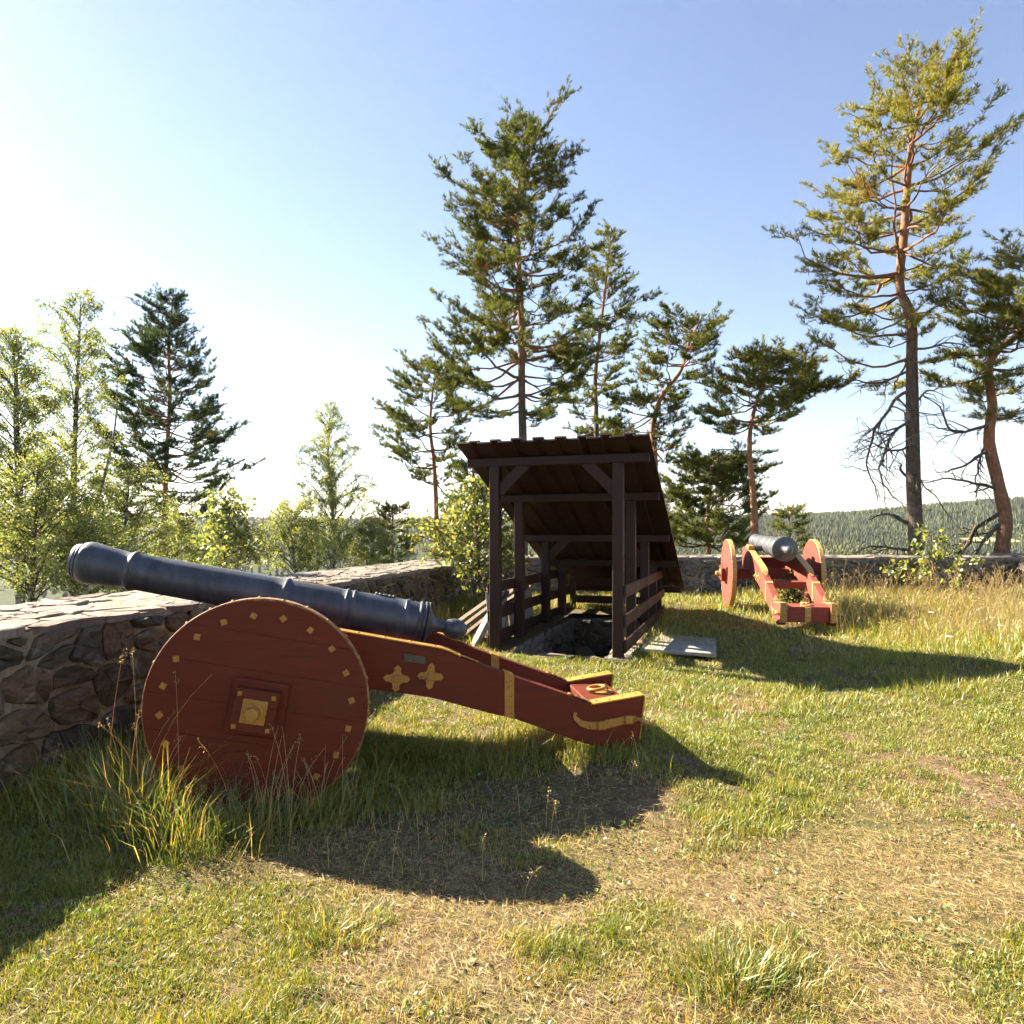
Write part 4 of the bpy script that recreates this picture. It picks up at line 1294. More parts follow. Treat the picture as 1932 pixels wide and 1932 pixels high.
BIRCH = [(.19, .245, .07), (.25, .29, .095), (.155, .21, .058), (.31, .33, .12), (.18, .235, .065), (.34, .31, .09)]
def birch(label, trunk, D, r0, outline, crown_py, seed, nb=60, leaf=.062, per=9.0, cols=BIRCH, group='birches beyond the wall', mat='birch', stems=(), cat='tree', name='birch_tree', up=1.0, droop=.6, rand_len=(.6, 1.18), bark='birch_bark'):
    rng = np.random.RandomState(seed)
    x0, y0 = pix(trunk[0][0], 0, D)[:2]
    bz = float(zt(x0, y0)) if D > 14.5 or x0 < -2 else float(zg(x0, y0))
    P = smooth_trunk(trunk, D, bz, rng, 22, .06)
    base = P[0].copy()
    t = thing(name, label, cat, base, 0, group)
    n = len(P); hz = np.linspace(0, 1, n)
    rad = r0 * (1 - hz) ** .8 * 1.1 + .008
    g = Geo(); g.tube(P - base, rad, 8)
    for st in stems:
        Q = smooth_trunk(st, D + rng.uniform(-.5, .5), bz, rng, 16, .05)
        g.tube(Q - base, np.linspace(r0 * .7, .01, len(Q)), 6)
    obj('trunk', g, M[bark], t, smooth=True)
    zz = P[:, 2]
    tx = lambda z: np.interp(z, zz, P[:, 0]); ty = lambda z: np.interp(z, zz, P[:, 1]); tr = lambda z: np.interp(z, zz, rad)
    oy = np.array([o[0] for o in outline], float); ol = np.array([o[1] for o in outline], float); orr = np.array([o[2] for o in outline], float)
    k = D / F
    def reach(z, cphi):
        py = HOR - (z - EYE) / k; cx = 966 + tx(z) / k
        l = max(.1, (cx - np.interp(py, oy, ol)) * k); r = max(.1, (np.interp(py, oy, orr) - cx) * k)
        side = r if cphi > 0 else l; c2 = cphi ** 2
        return side * c2 + min(.5 * (l + r), 1.3 * min(l, r) + .5) * (1 - c2)
    zlo = EYE - (crown_py - HOR) * k; ztop = zz[-1]
    gb = Geo(); pos = []
    for i in range(nb):
        f = ((i + rng.uniform(.2, .8)) / nb)
        zb = zlo + (ztop - .1 - zlo) * f
        alpha = R(38 + 20 * f) * up + rng.normal(0, .12)
        phi = i * 2.39996 + rng.normal(0, .4); c, s_ = math.cos(phi), math.sin(phi)
        Rr = reach(zb, c)
        for _ in range(3): Rr = .5 * Rr + .5 * reach(min(zb + Rr * math.tan(alpha) * .8, ztop + .2), c)
        Rr = max(.15, Rr * rng.uniform(*rand_len))
        m = 7; q = np.linspace(0, 1, m)
        ver = Rr * math.tan(alpha) * (q - .28 * q ** 3)
        wig = np.cumsum(rng.normal(0, .04 * Rr, m)) * q
        B = np.array([tx(zb), ty(zb), zb]) + np.stack([c * Rr * q - s_ * wig, s_ * Rr * q + c * wig, ver], 1)
        gb.tube(B - base, np.linspace(min(.5 * tr(zb), .006 + .010 * Rr), .004, m), 4, cap=False)
        ntw = int(4 + Rr * 9)
        for j in range(ntw):
            w_ = rng.uniform(.2, 1.0)
            fi = w_ * (m - 1); a0 = min(int(fi), m - 2); p = B[a0] + (B[a0 + 1] - B[a0]) * (fi - a0)
            d = rng.normal(0, .6, 3) + (B[a0 + 1] - B[a0]) / (np.linalg.norm(B[a0 + 1] - B[a0]) + 1e-9); d /= np.linalg.norm(d)
            L = rng.uniform(.25, .6) * (.5 + .5 * min(1, Rr))
            e = p + d * L * .6; e2 = e + d * L * .3 - np.array([0, 0, L * droop * .5])
            gb.tube(np.array([p, e, e2]) - base, np.array([.006, .004, .0025]), 3, cap=False)
            m_ = int(1.9 * per * (L / .4)) + 2 if leaf < .08 else int(1.35 * per * (L / .4)) + 2
            u = rng.uniform(.1, 1.05, m_)[:, None]
            pos.append(np.where(u < .6, p + (e - p) * u / .6, e + (e2 - e) * (u - .6) / .4) + rng.normal(0, .05 if leaf < .08 else .03, (m_, 3)))
    pos = np.concatenate(pos)
    cl = palette(cols, len(pos), rng, .2)
    nz = vnoise(pos[:, 0] + pos[:, 1], pos[:, 2], .7, seed)
    cl *= (.8 + .4 * nz)[:, None]
    V, T, C = leaves(pos, leaf, cl, rng, .5, .78)
    o = obj('crown', Geo().add(V - base, tris=T, col=C), M[mat], t); o['kind'] = 'stuff'
    obj('branches', gb, M['twig_bark'], t, smooth=True)
    return t

pine('tall central Scots pine rising behind the board roof', [(987, 880), (985, 760), (983, 600), (978, 470), (975, 390), (985, 310), (994, 232)], 25, .185,
     [(225, 960, 1020), (250, 905, 1050), (280, 888, 1112), (330, 885, 1090), (380, 846, 1085), (430, 836, 1130), (480, 824, 1140), (530, 846, 1105), (570, 825, 1125), (610, 735, 1180), (650, 742, 1180), (690, 760, 1150), (740, 800, 1120), (790, 880, 1040)], 800, 101, 118, GREEN + [(.10, .125, .03)], dens=1.15)
pine('slimmer pine just behind the tall central pine, over the roof ridge', [(1126, 850), (1124, 720), (1131, 640), (1145, 520), (1153, 428)], 30, .15,
     [(422, 1143, 1160), (460, 1112, 1178), (500, 1088, 1185), (540, 1078, 1202), (580, 1078, 1222), (610, 1085, 1230), (660, 1050, 1205), (700, 1040, 1190), (750, 1018, 1190), (800, 1012, 1200)], 830, 102, 84, GREEN, dens=1.0)
pine('small pine with flat sprays between the pointed birch and the shelter', [(824, 1010), (820, 880), (812, 810), (816, 740), (828, 675)], 27, .12,
     [(668, 800, 855), (690, 748, 880), (740, 740, 890), (780, 698, 905), (810, 700, 895), (850, 712, 885), (880, 740, 870), (910, 742, 890), (945, 790, 905)], 930, 103, 58, GREEN, bark='pine_bark_orange', dens=.95)
pine('pine with a crooked leaning trunk beside the roof edge', [(1236, 900), (1231, 810), (1248, 748), (1284, 700), (1300, 650), (1328, 592)], 26, .18,
     [(575, 1325, 1388), (610, 1240, 1388), (640, 1205, 1372), (680, 1212, 1366), (710, 1165, 1330), (740, 1150, 1300), (790, 1130, 1312), (830, 1140, 1330), (865, 1170, 1300)], 850, 104, 66, GREEN + [(.10, .12, .03)], bark='pine_bark_orange', dens=1.0, upslope=.6, a0=4)
pine('bushy topped pine with bare orange trunk behind the far cannon', [(1425, 1060), (1421, 940), (1413, 850), (1418, 790), (1440, 720), (1462, 655)], 24, .155,
     [(640, 1430, 1500), (670, 1385, 1530), (700, 1325, 1570), (740, 1322, 1600), (780, 1330, 1590), (810, 1350, 1540), (840, 1380, 1470)], 815, 105, 56, GREEN + YELL[:1], bark='pine_bark_orange', dens=1.15, upslope=1.0, a0=12,
     dead=[(1414, 850, 1330, 905, .03), (1422, 905, 1370, 910, .03)])
pine('low sprawling pine in front of the orange trunk, left of the far cannon', [(1337, 1070), (1338, 980), (1342, 900), (1352, 850)], 28, .15,
     [(828, 1310, 1420), (860, 1272, 1450), (900, 1250, 1450), (940, 1240, 1450), (980, 1235, 1450), (1040, 1235, 1450)], 1045, 106, 86, GREEN + [(.12, .14, .035)], bark='pine_bark_orange', dens=1.1, upslope=.6)
pine('young pine showing low over the far wall behind the far cannon', [(1492, 1080), (1490, 1010), (1488, 950)], 33, .10,
     [(945, 1478, 1500), (970, 1460, 1515), (1000, 1450, 1530), (1050, 1445, 1535)], 1055, 113, 36, GREEN, bark='pine_bark_orange', dens=.9)
pine('tallest pine with a yellow green open crown and bare lower limbs', [(1729, 1060), (1725, 900), (1718, 700), (1713, 600), (1698, 540), (1703, 440), (1712, 330), (1726, 230), (1755, 150), (1784, 96)], 20, .215,
     [(85, 1745, 1805), (115, 1690, 1880), (140, 1662, 1862), (180, 1650, 1830), (230, 1600, 1832), (250, 1550, 1905), (300, 1570, 1900), (350, 1516, 1872), (400, 1512, 1862), (450, 1466, 1852), (490, 1478, 1842), (530, 1442, 1800), (570, 1500, 1780), (610, 1482, 1765), (650, 1510, 1755), (690, 1600, 1745)], 690, 107, 92, YELL, dens=.86, rand_len=(.40, 1.08),
     dead=[(1718, 700, 1570, 760, .045), (1719, 735, 1560, 880, .055), (1720, 795, 1545, 900, .05), (1720, 830, 1585, 940, .04), (1721, 905, 1655, 875, .05), (1722, 990, 1640, 990, .06), (1724, 1040, 1620, 1020, .05), (1719, 760, 1800, 790, .04), (1716, 660, 1820, 690, .04), (1721, 880, 1790, 940, .03)])
pine('pine with a bent reddish trunk at the picture edge', [(1889, 1060), (1893, 985), (1884, 910), (1871, 830), (1878, 765), (1862, 700), (1882, 662), (1936, 612), (1990, 480)], 19, .215,
     [(395, 1860, 2060), (440, 1765, 2060), (500, 1742, 2050), (560, 1750, 2060), (620, 1736, 2060), (660, 1742, 2050), (700, 1770, 2040), (760, 1890, 1990), (860, 1900, 1985)], 800, 108, 62, GREEN + YELL[:2], bark='pine_bark_brown', dens=1.1, upslope=.5,
     dead=[(1873, 800, 1770, 850, .05), (1872, 850, 1790, 900, .05), (1885, 925, 1760, 930, .05), (1890, 965, 1790, 1040, .065), (1892, 985, 1760, 1045, .06), (1872, 830, 1800, 960, .035)])
pine('dark conical pine standing alone between the birches', [(311, 1080), (313, 900), (316, 750), (320, 650), (327, 550)], 34, .18,
     [(545, 318, 335), (570, 262, 345), (620, 258, 362), (660, 212, 386), (700, 202, 397), (750, 188, 412), (800, 186, 442), (840, 175, 452), (880, 165, 420), (920, 155, 400), (960, 190, 400), (1000, 210, 380)], 985, 109, 132, BLUE, bark='pine_bark_orange', dens=1.1, tuft_len=.15, upslope=1.5, rand_len=(.72, 1.05))
pine('small dark pine peeping over the wall right of the pointed birch', [(742, 1100), (740, 1020), (742, 945)], 31, .09,
     [(940, 730, 755), (970, 722, 790), (1010, 720, 800), (1060, 715, 800)], 1070, 110, 40, GREEN, bark='pine_bark_orange', dens=.9)
pine('dense low pine hidden behind the leafy bush and the shelter post', [(905, 1100), (900, 1010), (895, 930), (890, 860)], 24, .11,
     [(850, 870, 905), (900, 850, 930), (960, 820, 960), (1020, 800, 980), (1060, 800, 980)], 1060, 111, 46, GREEN, bark='pine_bark_orange')

birch('tall airy birch with forked trunk at the picture edge', [(38, 1130), (36, 950), (32, 800), (26, 700), (14, 632)], 19, .12,
      [(620, -10, 35), (680, -50, 72), (740, -75, 92), (800, -80, 105), (900, -80, 112), (1000, -80, 115), (1100, -80, 120)], 1080, 201, 112, .054, 12)
birch('tallest birch, slender and leaning, with thin yellowing top', [(138, 1130), (140, 950), (144, 800), (150, 680), (152, 562)], 22, .12,
      [(555, 128, 180), (600, 80, 190), (680, 76, 216), (740, 90, 216), (800, 92, 215), (880, 80, 225), (960, 70, 235), (1040, 60, 245), (1120, 60, 250)], 1090, 202, 112, .054, 12, stems=[[(130, 1060), (95, 940), (60, 850), (45, 800)], [(150, 1050), (190, 930), (215, 800), (222, 680)]])
birch('pointed golden green birch standing behind the wall', [(630, 1115), (627, 950), (619, 850), (623, 762)], 32, .10,
      [(758, 615, 630), (800, 588, 652), (860, 562, 682), (920, 550, 705), (970, 540, 718), (1020, 512, 722), (1070, 500, 730), (1110, 500, 720)], 1090, 203, 96, .062, 11, stems=[[(628, 1060), (660, 980), (690, 930)], [(626, 1070), (595, 1000), (580, 900)]])
birch('low leafy birch under the muzzle, at the picture edge', [(60, 1190), (62, 1080), (66, 960), (70, 880)], 16.5, .07,
      [(870, 40, 100), (930, -30, 150), (1000, -60, 190), (1070, -70, 220), (1150, -70, 230)], 1150, 204, 60, .058, 7)
birch('low leafy birch between the tallest birch and the dark pine', [(232, 1160), (230, 1060), (238, 960), (245, 890)], 21, .07,
      [(880, 225, 270), (930, 170, 320), (1000, 150, 360), (1060, 140, 380), (1130, 140, 380)], 1130, 205, 56, .06, 7)
birch('broad golden birch scrub in front of the pointed birch', [(560, 1130), (556, 1060), (552, 1000), (560, 960)], 26, .05,
      [(955, 530, 590), (990, 490, 640), (1030, 475, 670), (1080, 462, 690), (1110, 462, 690)], 1100, 206, 54, .066, 8)
birch('scrubby birch behind the wall just beyond the cannon muzzle', [(330, 1150), (332, 1080), (336, 1010), (340, 975)], 24, .05,
      [(965, 320, 360), (1000, 270, 400), (1040, 255, 430), (1100, 250, 440)], 1120, 211, 44, .07, 9)
birch('scrubby birch low under the tallest birch', [(150, 1170), (150, 1090), (155, 1030), (160, 985)], 17.5, .05,
      [(970, 130, 190), (1010, 90, 240), (1060, 70, 270), (1140, 60, 280)], 1150, 212, 44, .062, 9)
birch('round birch scrub right of the pointed birch, above the wall', [(700, 1130), (700, 1070), (702, 1020), (705, 990)], 28, .05,
      [(985, 690, 720), (1010, 660, 750), (1050, 650, 770), (1090, 645, 770)], 1090, 213, 40, .075, 9)
birch('thin birch sapling with broad pale leaves behind the cannon muzzle', [(432, 1110), (430, 1040), (428, 980), (431, 935)], 10.5, .014,
      [(930, 424, 440), (970, 405, 455), (1010, 380, 480), (1050, 365, 500), (1090, 360, 510)], 1090, 207, 34, .075, 5, group='saplings', mat='broadleaf', cols=[(.20, .235, .06), (.16, .20, .055), (.26, .27, .09), (.12, .17, .045)], up=.8, bark='twig_bark')
birch('big leafy aspen bush growing between the wall end and the shelter', [(905, 1125), (903, 1060), (900, 990), (903, 905)], 12.3, .022,
      [(900, 895, 912), (940, 850, 945), (980, 800, 962), (1030, 770, 975), (1070, 790, 975), (1110, 830, 970)], 1105, 208, 64, .085, 4.2, group='saplings', mat='broadleaf', name='leafy_bush', cat='bush', cols=[(.20, .25, .055), (.15, .20, .045), (.27, .28, .08), (.11, .16, .04), (.34, .29, .06)], up=.75, bark='twig_bark', stems=[[(890, 1110), (850, 1040), (815, 980)], [(915, 1110), (935, 1020), (945, 940)]])
birch('yellowing sapling with large leaves growing against the far wall', [(1768, 1135), (1764, 1100), (1762, 1060), (1758, 1000)], 14.6, .012,
      [(990, 1750, 1768), (1030, 1740, 1800), (1060, 1700, 1830), (1090, 1695, 1832), (1125, 1705, 1820)], 1130, 209, 15, .12, 1.5, group='saplings', mat='broadleaf', name='leafy_sapling', cat='sapling', cols=[(.17, .22, .05), (.24, .27, .07), (.38, .32, .08), (.12, .17, .04)], up=.7, droop=.2, bark='stalk', stems=[[(1775, 1120), (1810, 1060), (1838, 990)]])
birch('small leafy weed growing under the far cannon between its cheeks', [(1510, 1150), (1508, 1125), (1506, 1095)], 12.2, .007,
      [(1090, 1500, 1512), (1110, 1490, 1524), (1140, 1482, 1530)], 1145, 210, 16, .06, 3, group='saplings', mat='broadleaf', name='leafy_weed', cat='weed', cols=[(.10, .16, .035), (.14, .19, .05)], up=.8, bark='stalk')

# ------------------------------------------------------------------ far woods
def find_field():
    az = math.atan(894 / F)
    for r in np.arange(420, 1300, 5.0):
        x, y = r * math.sin(az), r * math.cos(az)
        if float(zt(x, y)) > EYE - 12 / F * y: return x, y
    return x, y
FIELD = find_field()
def field():
    n = 17
    uu, vv = np.meshgrid(np.linspace(-1, 1, n), np.linspace(-1, 1, n), indexing='ij')
    X = FIELD[0] + uu * 15 * (1 - .3 * vv); Y = FIELD[1] + vv * 24
    Z = zt(X, Y) + .5
    idx = np.arange(n * n).reshape(n, n)
    q = np.stack([idx[:-1, :-1], idx[1:, :-1], idx[1:, 1:], idx[:-1, 1:]], -1).reshape(-1, 4)
    o = obj('field', Geo().add(np.stack([X, Y, Z], -1).reshape(-1, 3), quads=q), M['field'], smooth=True); o['kind'] = 'structure'
    o['label'] = 'small pale harvested field in the far valley'
field()

def woods():
    rng = np.random.RandomState(77)
    def scatter(n, r0, r1, a0, a1, seed):
        r = np.sqrt(rng.uniform(r0 ** 2, r1 ** 2, n)); a = np.radians(rng.uniform(a0, a1, n))
        x = r * np.sin(a); y = r * np.cos(a)
        return x, y, r
    def conifers(x, y, h, tiers, sides, cols, g, fat=.20):
        n = len(x); z = zt(x, y) - .3
        for k in range(tiers):
            f0 = .05 + .75 * k / tiers; f1 = min(1.0, f0 + 1.25 / tiers) if k < tiers - 1 else 1.0
            rad = h * fat * (1 - f0) * rng.uniform(.85, 1.15, n)
            ph = rng.uniform(0, 6.28, n)
            th = np.arange(sides) * 2 * math.pi / sides
            jag = rng.uniform(.65, 1.2, (n, sides))
            rx = x[:, None] + rad[:, None] * jag * np.cos(th + ph[:, None]); ry = y[:, None] + rad[:, None] * jag * np.sin(th + ph[:, None])
            rz = (z + h * f0)[:, None] + h[:, None] * rng.uniform(-.03, .03, (n, sides))
            ring = np.stack([rx, ry, rz], -1); apex = np.stack([x, y, z + h * f1], -1)[:, None]
            V = np.concatenate([ring, apex], 1)
            i = np.arange(n)[:, None, None] * (sides + 1); j = np.arange(sides)[None, :, None]
            T = np.concatenate([i + j, i + (j + 1) % sides, np.broadcast_to(i + sides, (n, sides, 1))], -1).reshape(-1, 3)
            C = np.repeat(cols, sides + 1, axis=0)
            g.add(V.reshape(-1, 3), tris=T, col=C)
    ico = bmesh.new(); bmesh.ops.create_icosphere(ico, subdivisions=1, radius=1)
    iv = np.array([v.co[:] for v in ico.verts]); it = np.array([[v.index for v in f.verts] for f in ico.faces]); ico.free()
    def broad(x, y, h, cols, g, blobs=2):
        n = len(x); z = zt(x, y)
        for b in range(blobs):
            s = h[:, None, None] * np.array([.24, .24, .42]) * rng.uniform(.75, 1.1, (n, 1, 1)) / (1 + .25 * b)
            V = iv[None] * s * rng.uniform(.75, 1.25, (n, len(iv), 1))
            c = np.stack([x + rng.normal(0, .08, n) * h * b, y + rng.normal(0, .08, n) * h * b, z + h * (.5 + .18 * b)], -1)
            V = V + c[:, None]
            T = (it[None] + (np.arange(n) * len(iv))[:, None, None]).reshape(-1, 3)
            g.add(V.reshape(-1, 3), tris=T, col=np.repeat(cols, len(iv), axis=0))
    PC = [(.042, .056, .018), (.055, .068, .020), (.070, .080, .024), (.034, .048, .019)]
    BC = [(.095, .108, .022), (.12, .125, .026), (.08, .095, .022), (.145, .135, .036)]
    def wood(name, label, a0, a1, specs):
        g = Geo()
        for (n, r0, r1, tiers, sides, pine_share, hmin, hmax, band) in specs:
            x, y, r = scatter(n, r0, r1, a0, a1, 1)
            keep = (np.hypot(x - FIELD[0], (y - FIELD[1]) * .8) > 26)
            x, y, r = x[keep], y[keep], r[keep]
            m = fbm(x, y, 160, 8) + rng.normal(0, .10, len(x))
            low = 1 - sstep(500, 1000, r)
            isp = m < pine_share + .12 - .25 * low
            h = (hmin + (hmax - hmin) * rng.beta(2, 3, len(x)) * 1.35) * (.7 + .6 * fbm(x, y, 45, 16))
            conifers(x[isp], y[isp], h[isp], tiers, sides, palette(PC, isp.sum(), rng, .3) * (.55 + .9 * fbm(x[isp], y[isp], 70, 12))[:, None], g, .23)
            broad(x[~isp], y[~isp], h[~isp] * .8, palette(BC, (~isp).sum(), rng, .3) * (.45 + .8 * fbm(x[~isp], y[~isp], 60, 14))[:, None], g, 1 if r0 > 500 else 2)
        o = obj(name, g, M['forest']); tag(o, label, 'forest', kind='stuff')
    wood('hillside_forest', 'mixed forest covering the far hillside beyond the far cannon', 8, 50,
         [(17000, 850, 1620, 1, 5, .60, 4.5, 8.5, False), (9000, 520, 900, 2, 5, .44, 4, 8, False), (900, 260, 540, 3, 7, .5, 5, 9, False)])
    wood('valley_forest', 'dark wooded valley and ridge seen between the birches', -50, 8,
         [(8000, 700, 1620, 1, 5, .62, 4.5, 8.5, False), (1500, 260, 720, 3, 6, .6, 5, 10, False), (420, 70, 260, 6, 8, .55, 6, 11, False)])
woods()
# ------------------------------------------------------------------ grass and litter
def in_yard(x, y):
    s, t = to_sh(x, y)
    pit = (s > -.16) & (s < SWID + .16) & (t > -.22) & (t < 4.2)
    return (x > wall_x(y) + .02) & (y < 15.42) & (x < 11.4) & ~pit

def bare(x, y):
    """How worn the sward is: 0 green, 1 trodden bare."""
    n = fbm(x, y, .8, 21, 4)
    m = np.exp(-(((x - 2.0) / 1.6) ** 2 + ((y - 3.2) / .95) ** 2)) * .42 + np.exp(-(((x + .1) / 1.2) ** 2 + ((y - 2.4) / .5) ** 2)) * .24 + np.exp(-(((x + .2) / .8) ** 2 + ((y - 3.35) / .5) ** 2)) * .24
    return sstep(.50, .74, n + m - .04 + .10 * (fbm(x, y, .25, 5) - .5))

def scatter_view(n, d0, d1, rng, kmax=.86):
    d = np.sqrt(rng.uniform(d0 ** 2, d1 ** 2, n)); k = rng.uniform(-kmax, kmax, n)
    return k * d, d

def blades(x, y, h, wd, lean, cols, rng, zoff=-.005, heading=None, simple=False):
    n = len(x)
    z = zg(x, y) + zoff
    a = rng.uniform(0, 2 * math.pi, n) if heading is None else heading
    b = a + rng.uniform(-1.2, 1.2, n) + math.pi / 2
    lx, ly = np.cos(a) * lean * h, np.sin(a) * lean * h
    sx, sy = np.cos(b) * wd / 2, np.sin(b) * wd / 2
    hz = h * np.sqrt(np.clip(1 - (lean * .75) ** 2, .08, 1))
    P0 = np.stack([x, y, z], 1); S = np.stack([sx, sy, np.zeros(n)], 1)
    Mid = P0 + np.stack([lx * .32, ly * .32, hz * .60], 1); Tip = P0 + np.stack([lx, ly, hz], 1)
    if simple:
        V = np.stack([P0 - S, P0 + S, Tip], 1).reshape(-1, 3)
        return V, np.arange(n * 3).reshape(-1, 3), np.repeat(cols, 3, axis=0)
    V = np.stack([P0 - S, P0 + S, Mid - S * .75, Mid + S * .75, Tip], 1).reshape(-1, 3)
    i = np.arange(n)[:, None] * 5
    T = np.concatenate([i + [0, 1, 3], i + [0, 3, 2], i + [2, 3, 4]], 1).reshape(-1, 3)
    return V, T, np.repeat(cols, 5, axis=0)

def straws(x, y, L, wd, cols, rng, tilt=.12, zo=.006):
    n = len(x); z = zg(x, y) + zo + rng.uniform(0, .012, n)
    a = rng.uniform(0, 2 * math.pi, n); e = rng.normal(0, tilt, n)
    d = np.stack([np.cos(a), np.sin(a), np.sin(e)], 1) * (L / 2)[:, None]
    s = np.stack([-np.sin(a), np.cos(a), rng.normal(0, .5, n)], 1) * (wd / 2)[:, None]
    bend = np.stack([-np.sin(a), np.cos(a), np.zeros(n)], 1) * (L * 0)[:, None]
    c = np.stack([x, y, z + np.abs(np.sin(e)) * L / 2], 1)
    V = np.stack([c - d, c + bend - s, c + d, c + bend + s], 1).reshape(-1, 3)
    i = np.arange(n)[:, None] * 4
    return V, np.concatenate([i + [0, 1, 2], i + [0, 2, 3]], 1).reshape(-1, 3), np.repeat(cols, 4, axis=0)

GR = [(.16, .205, .012), (.22, .245, .016), (.28, .275, .022), (.115, .165, .012), (.33, .295, .032)]
DRY = [(.44, .30, .085), (.48, .35, .12), (.36, .225, .065), (.52, .41, .18), (.38, .30, .06)]
def tallness(x, y):
    """Unmown margins: by the wall, round the carriages, on the far bank."""
    t = np.exp(-np.maximum(0, x - wall_x(y) - .15) / .35) * .8
    t = np.maximum(t, sstep(4.2, 5.6, x) * sstep(5.0, 6.6, y) * .75)
    t = np.maximum(t, sstep(13.0, 15.0, y) * np.where(x > 6.0, .7, .22))
    dx, dy = x + 1.5, y - 4.35
    t = np.maximum(t, .75 * np.exp(-((dx / .9) ** 2 + (dy / .55) ** 2)))
    t = np.maximum(t, .55 * np.exp(-(((x + .2) / 1.3) ** 2 + ((y - 4.95) / .35) ** 2)))
    t = np.maximum(t, .45 * np.exp(-(((x - 4.6) / 1.0) ** 2 + ((y - 12.2) / 1.6) ** 2)))
    t = np.maximum(t, .6 * np.exp(-(((x - .62) / .45) ** 2 + ((y - 4.66) / .16) ** 2)))
    s_, t_ = to_sh(x, y)
    t = np.maximum(t, .45 * np.exp(-((np.maximum(0, np.abs(s_ - .8) - 1.2) / .25) ** 2)) * ((t_ > .1) & (t_ < 4.5)))
    return t

def sward():
    rng = np.random.RandomState(9)
    g = Geo(); gl = Geo()
    for (n, d0, d1, wd, hh) in ((170000, 1.9, 3.6, .0029, .040), (135000, 3.6, 5.8, .0041, .048), (140000, 5.8, 9.5, .0075, .062), (100000, 9.5, 15.6, .012, .085)):
        x, y = scatter_view(n, d0, d1, rng)
        ok = in_yard(x, y); x, y = x[ok], y[ok]
        b = bare(x, y); cl = fbm(x, y, .16, 31, 2)
        keep = rng.rand(len(x)) < (1 - .93 * b) * sstep(.22, .62, cl + .12)
        x, y, b = x[keep], y[keep], b[keep]
        tl = tallness(x, y)
        lush = fbm(x, y, .6, 41)
        h = hh * rng.uniform(.45, 1.35, len(x)) * (.75 + .9 * sstep(.45, .75, lush)) * (1 - .3 * b) + tl * rng.uniform(.02, .20, len(x)) ** 1.0
        dry = np.clip(.07 + .45 * b + .5 * (fbm(x, y, 1.3, 51) - .5) - .10 * tl * (x < 2), .03, .85)
        isd = rng.rand(len(x)) < dry
        cols = np.where(isd[:, None], palette(DRY, len(x), rng, .2), palette(GR, len(x), rng, .25))
        V, T, C = blades(x, y, h, wd * (1 + .4 * rng.rand(len(x))), rng.uniform(.15, 1.05, len(x)), cols, rng, simple=d0 > 5)
        g.add(V, tris=T, col=C)
    # small lush clumps
    cx, cy = scatter_view(420, 2.0, 8.5, rng); ok = in_yard(cx, cy) & (bare(cx, cy) < .8); cx, cy = cx[ok], cy[ok]
    k = 55; n = len(cx) * k
    x = np.repeat(cx, k) + rng.normal(0, .045, n); y = np.repeat(cy, k) + rng.normal(0, .035, n)
    hc = np.repeat(rng.uniform(.045, .10, len(cx)), k)
    cols = palette([(.11, .17, .012), (.15, .21, .014), (.21, .245, .02)], n, rng, .2)
    ok = in_yard(x, y); x, y, hc, cols = x[ok], y[ok], hc[ok], cols[ok]
    V, T, C = blades(x, y, hc * rng.uniform(.6, 1.2, len(x)), .0036, rng.uniform(.2, 1.0, len(x)), cols, rng)
    g.add(V, tris=T, col=C)
    o = obj('grass', g, M['grass']); tag(o, 'sunlit short grass covering the yard', 'grass', kind='stuff')
    # dry straw, fallen needles and clippings lying on the ground
    for (n, d0, d1, L, wd) in ((62000, 1.9, 3.8, .055, .0012), (30000, 3.8, 6.5, .065, .0019), (12000, 6.5, 12, .08, .004)):
        x, y = scatter_view(n, d0, d1, rng)
        ok = in_yard(x, y) & (rng.rand(n) < .22 + .9 * bare(x, y)); x, y = x[ok], y[ok]
        c = palette(DRY + [(.40, .22, .09), (.34, .20, .10), (.30, .16, .07), (.42, .27, .14)], len(x), rng, .25)
        V, T, C = straws(x, y, L * rng.uniform(.4, 1.5, len(x)), wd * rng.uniform(.7, 1.4, len(x)), c, rng)
        gl.add(V, tris=T, col=C)
    # a few long pale stems blown flat
    x, y = scatter_view(90, 2.3, 7.5, rng); ok = in_yard(x, y); x, y = x[ok], y[ok]
    V, T, C = straws(x, y, rng.uniform(.15, .40, len(x)), np.full(len(x), .0013), palette([(.55, .46, .30)], len(x), rng, .1), rng, .05, .02)
    gl.add(V, tris=T, col=C)
    o = obj('straw_litter', gl, M['litter']); tag(o, 'dry straw and fallen pine needles strewn over the worn ground', 'litter', kind='stuff')
    # low clover-like leaves
    x, y = scatter_view(26000, 1.9, 8, rng); ok = in_yard(x, y) & (fbm(x, y, .45, 61) > .56); x, y = x[ok], y[ok]
    P = np.stack([x, y, zg(x, y) + rng.uniform(.004, .03, len(x))], 1)
    V, T, C = leaves(P, .020, palette([(.09, .15, .03), (.12, .18, .04)], len(x), rng, .2), rng, -.6, .9)
    o = obj('clover', Geo().add(V, tris=T, col=C), M['grass']); tag(o, 'low clover leaves scattered among the grass', 'clover', kind='stuff')
    # pebbles
    bm = bmesh.new(); bmesh.ops.create_icosphere(bm, subdivisions=1, radius=1)
    iv = np.array([v.co[:] for v in bm.verts]); it = np.array([[v.index for v in f.verts] for f in bm.faces]); bm.free()
    x, y = scatter_view(2600, 1.9, 6, rng); ok = in_yard(x, y) & (bare(x, y) > .25); x, y = x[ok], y[ok]
    s = np.minimum(rng.gamma(1.5, .0028, len(x)) + .0025, .014)
    sc3 = s[:, None, None] * rng.uniform(.6, 1.3, (len(x), 1, 3)) * np.array([1, 1, .6])
